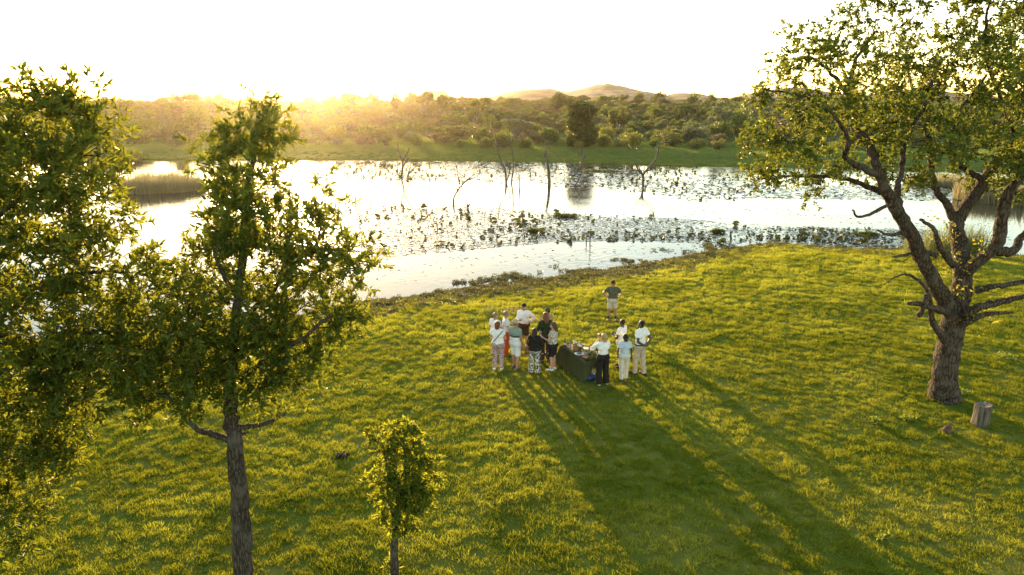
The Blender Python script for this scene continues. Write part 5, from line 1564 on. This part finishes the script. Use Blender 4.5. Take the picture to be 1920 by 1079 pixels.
_, wp, arms, s_ = p9
W = arms[1][2]; wine_glass(wp(W + arms[1][3] * 0.10 + (0, 0.02, -0.05)), 'wine glass held by the woman in floral blouse', 1.15)
_, wp, arms, s_ = p10
c0 = wp((0, 0.235, 1.60))
cm_ = empty('camera_in_hands', c0, math.radians(18))
cam_black = plain('camera_black', (0.012, 0.012, 0.013), 0.4)
link('camera_body', MB().box((0, 0, 0), (0.14, 0.06, 0.095)).box((0, 0, 0.058), (0.05, 0.05, 0.03)).mesh('camera_body', False), cam_black, cm_)
link('lens', MB().tube([(0, 0.02, 0), (0, 0.10, 0), (0, 0.13, 0)], [0.038, 0.038, 0.042], 14).mesh('lens'), cam_black, cm_)
tag(cm_, 'black camera held up by the blonde woman', 'camera')
# ------------------------------------------------------------------ drinks table
TZ = 0.70
pa, pb = PZ(1057, 652, TZ), PZ(1097, 679, TZ)
TL, TWD = 1.62, 0.72
ex = unit((pb - pa) * (1, 1, 0)); ey = np.array([-ex[1], ex[0], 0])      # ex towards the camera end, ey to the right side
if ey[0] < 0: ey = -ey
pa = pb - ex * TL
gz = gh(*(pa + pb)[:2] / 2)
T0 = np.array([pa[0], pa[1], gz])
TT = TZ - gz + gz


def tp(l, w, z=0.0):
    """point on the table: share of length from the far end, share of width from the left side, height over the top"""
    q = T0 + ex * TL * l + ey * TWD * w
    return np.array([q[0], q[1], gz + TZ + z])


table_wood = noisy('folding_table_metal', (0.10, 0.10, 0.10), (0.18, 0.18, 0.18), 12, 0.5)
tb = empty('table', tp(0.5, 0.5, -TZ))
off = np.array(tb.location)
ang = math.atan2(ex[1], ex[0])
link('table_top', MB().box((0, 0, TZ - 0.022), (TL - 0.02, TWD - 0.02, 0.036), ang).mesh('table_top', False), table_wood, tb)
for sl in (0.06, 0.94):
    for sw in (0.1, 0.9):
        q = tp(sl, sw, 0) - off; q2 = tp(sl + (0.02 if sl > 0.5 else -0.02), sw, 0) - off
        link('leg', MB().tube([(q[0], q[1], TZ - 0.04), (q2[0], q2[1], -0.04)], 0.014, 8).mesh('leg'), table_wood, tb)
link('stretcher', MB().tube([(*(tp(0.94, 0.1) - off)[:2], 0.22), (*(tp(0.94, 0.9) - off)[:2], 0.22)], 0.011, 6).mesh('stretcher'), table_wood, tb)
tag(tb, 'folding table under the dark green cloth', 'table')

# cloth: perimeter rings that fall in folds
per = []
NL, NW = 46, 22
for i in range(NL): per.append((i / NL, 0.0, 0, -1, 'left'))
for i in range(NW): per.append((1.0, i / NW, 1, 0, 'near'))
for i in range(NL): per.append((1 - i / NL, 1.0, 0, 1, 'right'))
for i in range(NW): per.append((0.0, 1 - i / NW, -1, 0, 'far'))
rings = []
NJ = 12
for j in range(NJ + 1):
    row = []
    for i, (l, w, nl, nw, sd) in enumerate(per):
        drop = {'left': 0.66, 'right': 0.50, 'far': 0.66, 'near': 0.66 - 0.42 * min(1, w * 2.6)}[sd]
        if sd == 'right' and l > 0.85: drop = 0.26 + 0.24 * (1 - l) / 0.15
        if sd == 'left' and l < 0.14: drop = 0.66 - 0.0 * l
        t = j / NJ
        # corner direction blend
        d = ex * nl + ey * nw
        cl = 1 - min(1, min(abs(l), abs(1 - l)) * TL / 0.10); cw = 1 - min(1, min(abs(w), abs(1 - w)) * TWD / 0.10)
        d = d + ex * (np.sign(l - 0.5) * cl * 0.8 if nw else 0) + ey * (np.sign(w - 0.5) * cw * 0.8 if nl else 0)
        d = unit(d)
        s_ = (l * TL if nw else w * TWD)
        fold = 0.020 * math.sin(s_ * 17 + (2 if nw else 0)) + 0.012 * math.sin(s_ * 41 + 1)
        flare = 0.02 + 0.055 * t + (0.16 * t * max(0, 1 - l * 5) if sd == 'left' else 0) + (0.12 * t * (1 - abs(w - 0.9) * 2) if sd == 'far' and w > 0.6 else 0)
        q = tp(l, w, 0.006 - drop * t) + d * (flare * (1 if j else 0) + fold * t ** 0.8) + (0, 0, 0.012 * math.sin(s_ * 11) * t)
        row.append(q - off)
    rings.append(np.array(row))
n = len(per)
top_rows = []
V = np.concatenate(rings)
F = [(j * n + i, j * n + (i + 1) % n, (j + 1) * n + (i + 1) % n, (j + 1) * n + i) for j in range(NJ) for i in range(n)]
# top sheet as a grid
gl, gw = 30, 14
gv = np.array([tp(a_ / gl, b_ / gw, 0.006 + 0.003 * math.sin(a_ * 1.7) * math.sin(b_ * 2.1)) - off for a_ in range(gl + 1) for b_ in range(gw + 1)])
gf = [(a_ * (gw + 1) + b_, (a_ + 1) * (gw + 1) + b_, (a_ + 1) * (gw + 1) + b_ + 1, a_ * (gw + 1) + b_ + 1) for a_ in range(gl) for b_ in range(gw)]
mc, nt, b, out = new_mat('dark_olive_cloth')
b.inputs['Base Color'].default_value = (0.062, 0.060, 0.018, 1); b.inputs['Roughness'].default_value = 0.85
tc = N(nt, 'ShaderNodeTexCoord'); nz_ = N(nt, 'ShaderNodeTexNoise', Scale=5.0, Detail=5.0); nt.links.new(tc.outputs['Object'], nz_.inputs['Vector'])
nt.links.new(ramp(nt, nz_.outputs['Fac'], [(0.35, (0.030, 0.038, 0.010)), (0.65, (0.050, 0.056, 0.016))]), b.inputs['Base Color'])
tr = N(nt, 'ShaderNodeBsdfTranslucent', Color=(0.26, 0.17, 0.03, 1)); mx = N(nt, 'ShaderNodeMixShader', Fac=0.22)
nt.links.new(b.outputs[0], mx.inputs[1]); nt.links.new(tr.outputs[0], mx.inputs[2]); nt.links.new(mx.outputs[0], out.inputs['Surface'])
cme = np_mesh('tablecloth', np.concatenate([V, gv]), np.concatenate([np.array(F), np.array(gf) + len(V)]), True)
tag(link('tablecloth', cme, mc, loc=off), 'dark olive green cloth draped over the drinks table', 'tablecloth')

TOPZ = 0.012
green_glass = plain('dark_green_bottle_glass', (0.012, 0.018, 0.008), 0.08, 0.8)
amber_glass = plain('amber_bottle_glass', (0.10, 0.035, 0.010), 0.1, 0.8)
label_mat = plain('bottle_paper_label', (0.62, 0.58, 0.48), 0.8)
ceramic = plain('white_ceramic', (0.74, 0.73, 0.71), 0.25)


def bottle(l, w, mat, label, h=0.31, r_=0.038, z=TOPZ, at=None, name='wine_bottle'):
    q = tp(l, w, z) if at is None else at
    root = empty(name, q)
    link('bottle_body', MB().lathe([(0.001, 0.0), (r_, 0.002), (r_, h * 0.58), (r_ * 0.85, h * 0.68), (r_ * 0.40, h * 0.78), (r_ * 0.36, h * 0.97), (r_ * 0.42, h * 0.975), (r_ * 0.42, h), (0.001, h)], sides=16).mesh('bottle_body'), mat, root)
    link('paper_label', MB().lathe([(r_ * 1.02, h * 0.18), (r_ * 1.03, h * 0.19), (r_ * 1.03, h * 0.46), (r_ * 1.02, h * 0.47)], sides=16).mesh('paper_label'), label_mat, root)
    return tag(root, label, 'bottle')


bottle(0.70, 0.62, green_glass, 'dark wine bottle in the middle of the table behind white flowers')
bottle(0.80, 0.88, green_glass, 'tall dark wine bottle nearest the blonde woman', 0.33)
bottle(0.90, 0.80, green_glass, 'second dark wine bottle beside the blonde woman')
bottle(0.60, 0.80, amber_glass, 'amber bottle at the right edge of the table', 0.27)
bottle(0.06, 0.14, amber_glass, 'brown bottle alone at the far end of the table', 0.26, 0.045)
for i, (l, w, lab) in enumerate(((0.14, 0.30, 'small glass beside the brown bottle'), (0.20, 0.12, 'small glass at the far left table edge'), (0.72, 0.30, 'wine glass behind the white plate'), (0.78, 0.42, 'wine glass amid the white flowers'), (0.84, 0.22, 'wine glass at the near left table corner'), (0.66, 0.45, 'wine glass left of the middle bottle'), (0.48, 0.70, 'wine glass on the wooden board side'))):
    wine_glass(tp(l, w, TOPZ), lab, 0.9)

crate_wood = noisy('crate_planks', (0.20, 0.11, 0.055), (0.40, 0.26, 0.15), 8, 0.8, 0.5, 20, stretch=(4, 4, 0.7))
cr = empty('wooden_crate', tp(0.36, 0.36, TOPZ), ang)
for z in (0.030, 0.085, 0.140):
    for sy in (-1, 1):
        link('plank', MB().box((0, sy * 0.105, z), (0.24, 0.012, 0.048)).mesh('plank', False), crate_wood, cr)
        link('plank', MB().box((sy * 0.114, 0, z), (0.012, 0.196, 0.048)).mesh('plank', False), crate_wood, cr)
link('crate_floor', MB().box((0, 0, 0.008), (0.214, 0.194, 0.010)).mesh('crate_floor', False), crate_wood, cr)
tag(cr, 'small wooden crate planter on the drinks table', 'crate')

stem_mat = leafy('bouquet_leaves', (0.05, 0.08, 0.02), (0.12, 0.16, 0.03), (0.22, 0.26, 0.04), 0.4)
petal = plain('white_petals', (0.80, 0.78, 0.74), 0.6)


def bouquet(loc, label, nfl, rad, hgt, seed, fl_r=0.022):
    root = empty('flowers', loc)
    r_ = np.random.default_rng(seed); n_ = 90
    base = np.stack([r_.normal(0, rad * 0.45, n_), r_.normal(0, rad * 0.45, n_), r_.uniform(0.02, hgt, n_)], 1)
    V, F_, nv = leaf_arrays(base, rand_dirs(n_, r_, 0.7), rand_dirs(n_, r_, 0.5), r_.uniform(0.04, 0.09, n_), r_.uniform(0.015, 0.03, n_))
    link('foliage', np_mesh('foliage', V, F_, tint=np.repeat(r_.uniform(0, 1, n_), nv)), stem_mat, root)
    for i in range(nfl):
        p_ = np.array([r_.normal(0, rad * 0.5), r_.normal(0, rad * 0.5), hgt * r_.uniform(0.75, 1.15)])
        mb_ = MB()
        for k_ in range(5):
            a_ = k_ * 1.2566
            mb_.blob((p_[0] + fl_r * 0.7 * math.cos(a_), p_[1] + fl_r * 0.7 * math.sin(a_), p_[2]), (fl_r * 0.62, fl_r * 0.62, fl_r * 0.4), 5)
        link('blossom', mb_.mesh('blossom'), petal, root)
    return tag(root, label, 'flowers')


bouquet(tp(0.36, 0.36, TOPZ + 0.03), 'white flowers with greenery in the wooden crate', 12, 0.14, 0.24, 1)
bouquet(tp(0.74, 0.68, TOPZ), 'large white blossoms in the middle of the table', 9, 0.13, 0.22, 2, 0.045)
bouquet(tp(0.45, 0.52, TOPZ), 'white blossoms right of the wooden crate', 5, 0.09, 0.20, 3, 0.04)
pltr = empty('plate', tp(0.60, 0.22, TOPZ))
link('dish', MB().lathe([(0.001, 0.006), (0.09, 0.006), (0.155, 0.026), (0.158, 0.022), (0.095, 0.0), (0.001, 0.0)], sides=24).mesh('dish'), ceramic, pltr)
tag(pltr, 'wide white serving plate on the left table edge', 'plate')
mb = MB()
for i in range(14):
    r2 = random.uniform(0, 0.075); a2 = random.uniform(0, 6.28)
    mb.blob((r2 * math.cos(a2), r2 * math.sin(a2), 0.026 + random.uniform(0, 0.02)), (0.024, 0.02, 0.016), 6)
tag(link('snacks', mb.mesh('snacks'), noisy('brown_snacks', (0.12, 0.05, 0.025), (0.34, 0.18, 0.08), 20, 0.7), loc=tp(0.60, 0.22, TOPZ)), 'brown snacks piled on the white serving plate', 'food')
tag(link('bowl', MB().lathe([(0.001, 0.0), (0.05, 0.0), (0.085, 0.06), (0.095, 0.11), (0.088, 0.11), (0.078, 0.06), (0.045, 0.012), (0.001, 0.01)], sides=18).mesh('bowl'), noisy('copper_bowl', (0.30, 0.13, 0.07), (0.50, 0.26, 0.16), 9, 0.3, metallic=0.8), loc=tp(0.90, 0.16, TOPZ)), 'copper coloured bowl at the near left table corner', 'bowl')
tag(link('serving_board', MB().box((0, 0, 0.012), (0.55, 0.16, 0.022), ang).mesh('serving_board', False), noisy('pale_board_wood', (0.36, 0.24, 0.13), (0.52, 0.37, 0.22), 6, 0.6, stretch=(1, 6, 1)), loc=tp(0.46, 0.86, TOPZ)), 'pale wooden board along the right table edge', 'board')
r_ = np.random.default_rng(8); n_ = 260
base = np.stack([r_.normal(0, 0.05, n_), r_.uniform(-0.24, 0.24, n_), r_.uniform(0.0, 0.05, n_)], 1)
base = base @ np.array([[math.cos(ang), math.sin(ang), 0], [-math.sin(ang), math.cos(ang), 0], [0, 0, 1]])
V, F_, nv = leaf_arrays(base, rand_dirs(n_, r_, 0.4), rand_dirs(n_, r_, 0.6), r_.uniform(0.05, 0.10, n_), r_.uniform(0.02, 0.035, n_))
tag(link('leaf_garland', np_mesh('leaf_garland', V, F_, tint=np.repeat(r_.uniform(0, 1, n_), nv)), stem_mat, loc=tp(0.94, 0.55, TOPZ)), 'green leaf garland across the near end of the table', 'garland')

blue = plain('blue_crate_plastic', (0.015, 0.06, 0.22), 0.4)
bq = tp(0.90, 0.42, -TZ)
bc = empty('bottle_crate', bq, ang)
link('crate_floor', MB().box((0, 0, 0.012), (0.26, 0.34, 0.016)).mesh('crate_floor', False), blue, bc)
for sx in (-1, 1):
    link('crate_side', MB().box((sx * 0.137, 0, 0.10), (0.012, 0.36, 0.19)).mesh('crate_side', False), blue, bc)
    link('crate_side', MB().box((0, sx * 0.174, 0.10), (0.260, 0.012, 0.19)).mesh('crate_side', False), blue, bc)
tag(bc, 'blue bottle crate on the grass under the table', 'crate')
silver = plain('water_bottle_silver', (0.55, 0.58, 0.62), 0.3, 0.6)
for i, (l, w, wd) in enumerate(((0.06, 0.10, 'near right'), (0.06, -0.10, 'near left'), (-0.06, 0.10, 'far right'), (-0.06, -0.10, 'far left'))):
    q = bq + ex * l + ey * w * (1 if True else -1)
    bottle(0, 0, silver, f'silver topped water bottle in the {wd} corner of the blue crate', 0.30, 0.036, at=q + (0, 0, 0.022), name='water_bottle')
# ------------------------------------------------------------------ hazy evening air
m, nt, b, out = new_mat('haze_air')
nt.nodes.remove(b)
pv = nt.nodes.new('ShaderNodeVolumePrincipled')
pv.inputs['Color'].default_value = (1.0, 0.86, 0.66, 1)
pv.inputs['Density'].default_value = 0.0001
pv.inputs['Anisotropy'].default_value = 0.9
nt.links.new(pv.outputs[0], out.inputs['Volume'])
hz = MB().box((0, 600, 15.0), (3300, 2000, 38.0)).mesh('haze', False)
tag(link('haze', hz, m), 'thin golden evening haze over the whole valley', None, None, 'stuff')
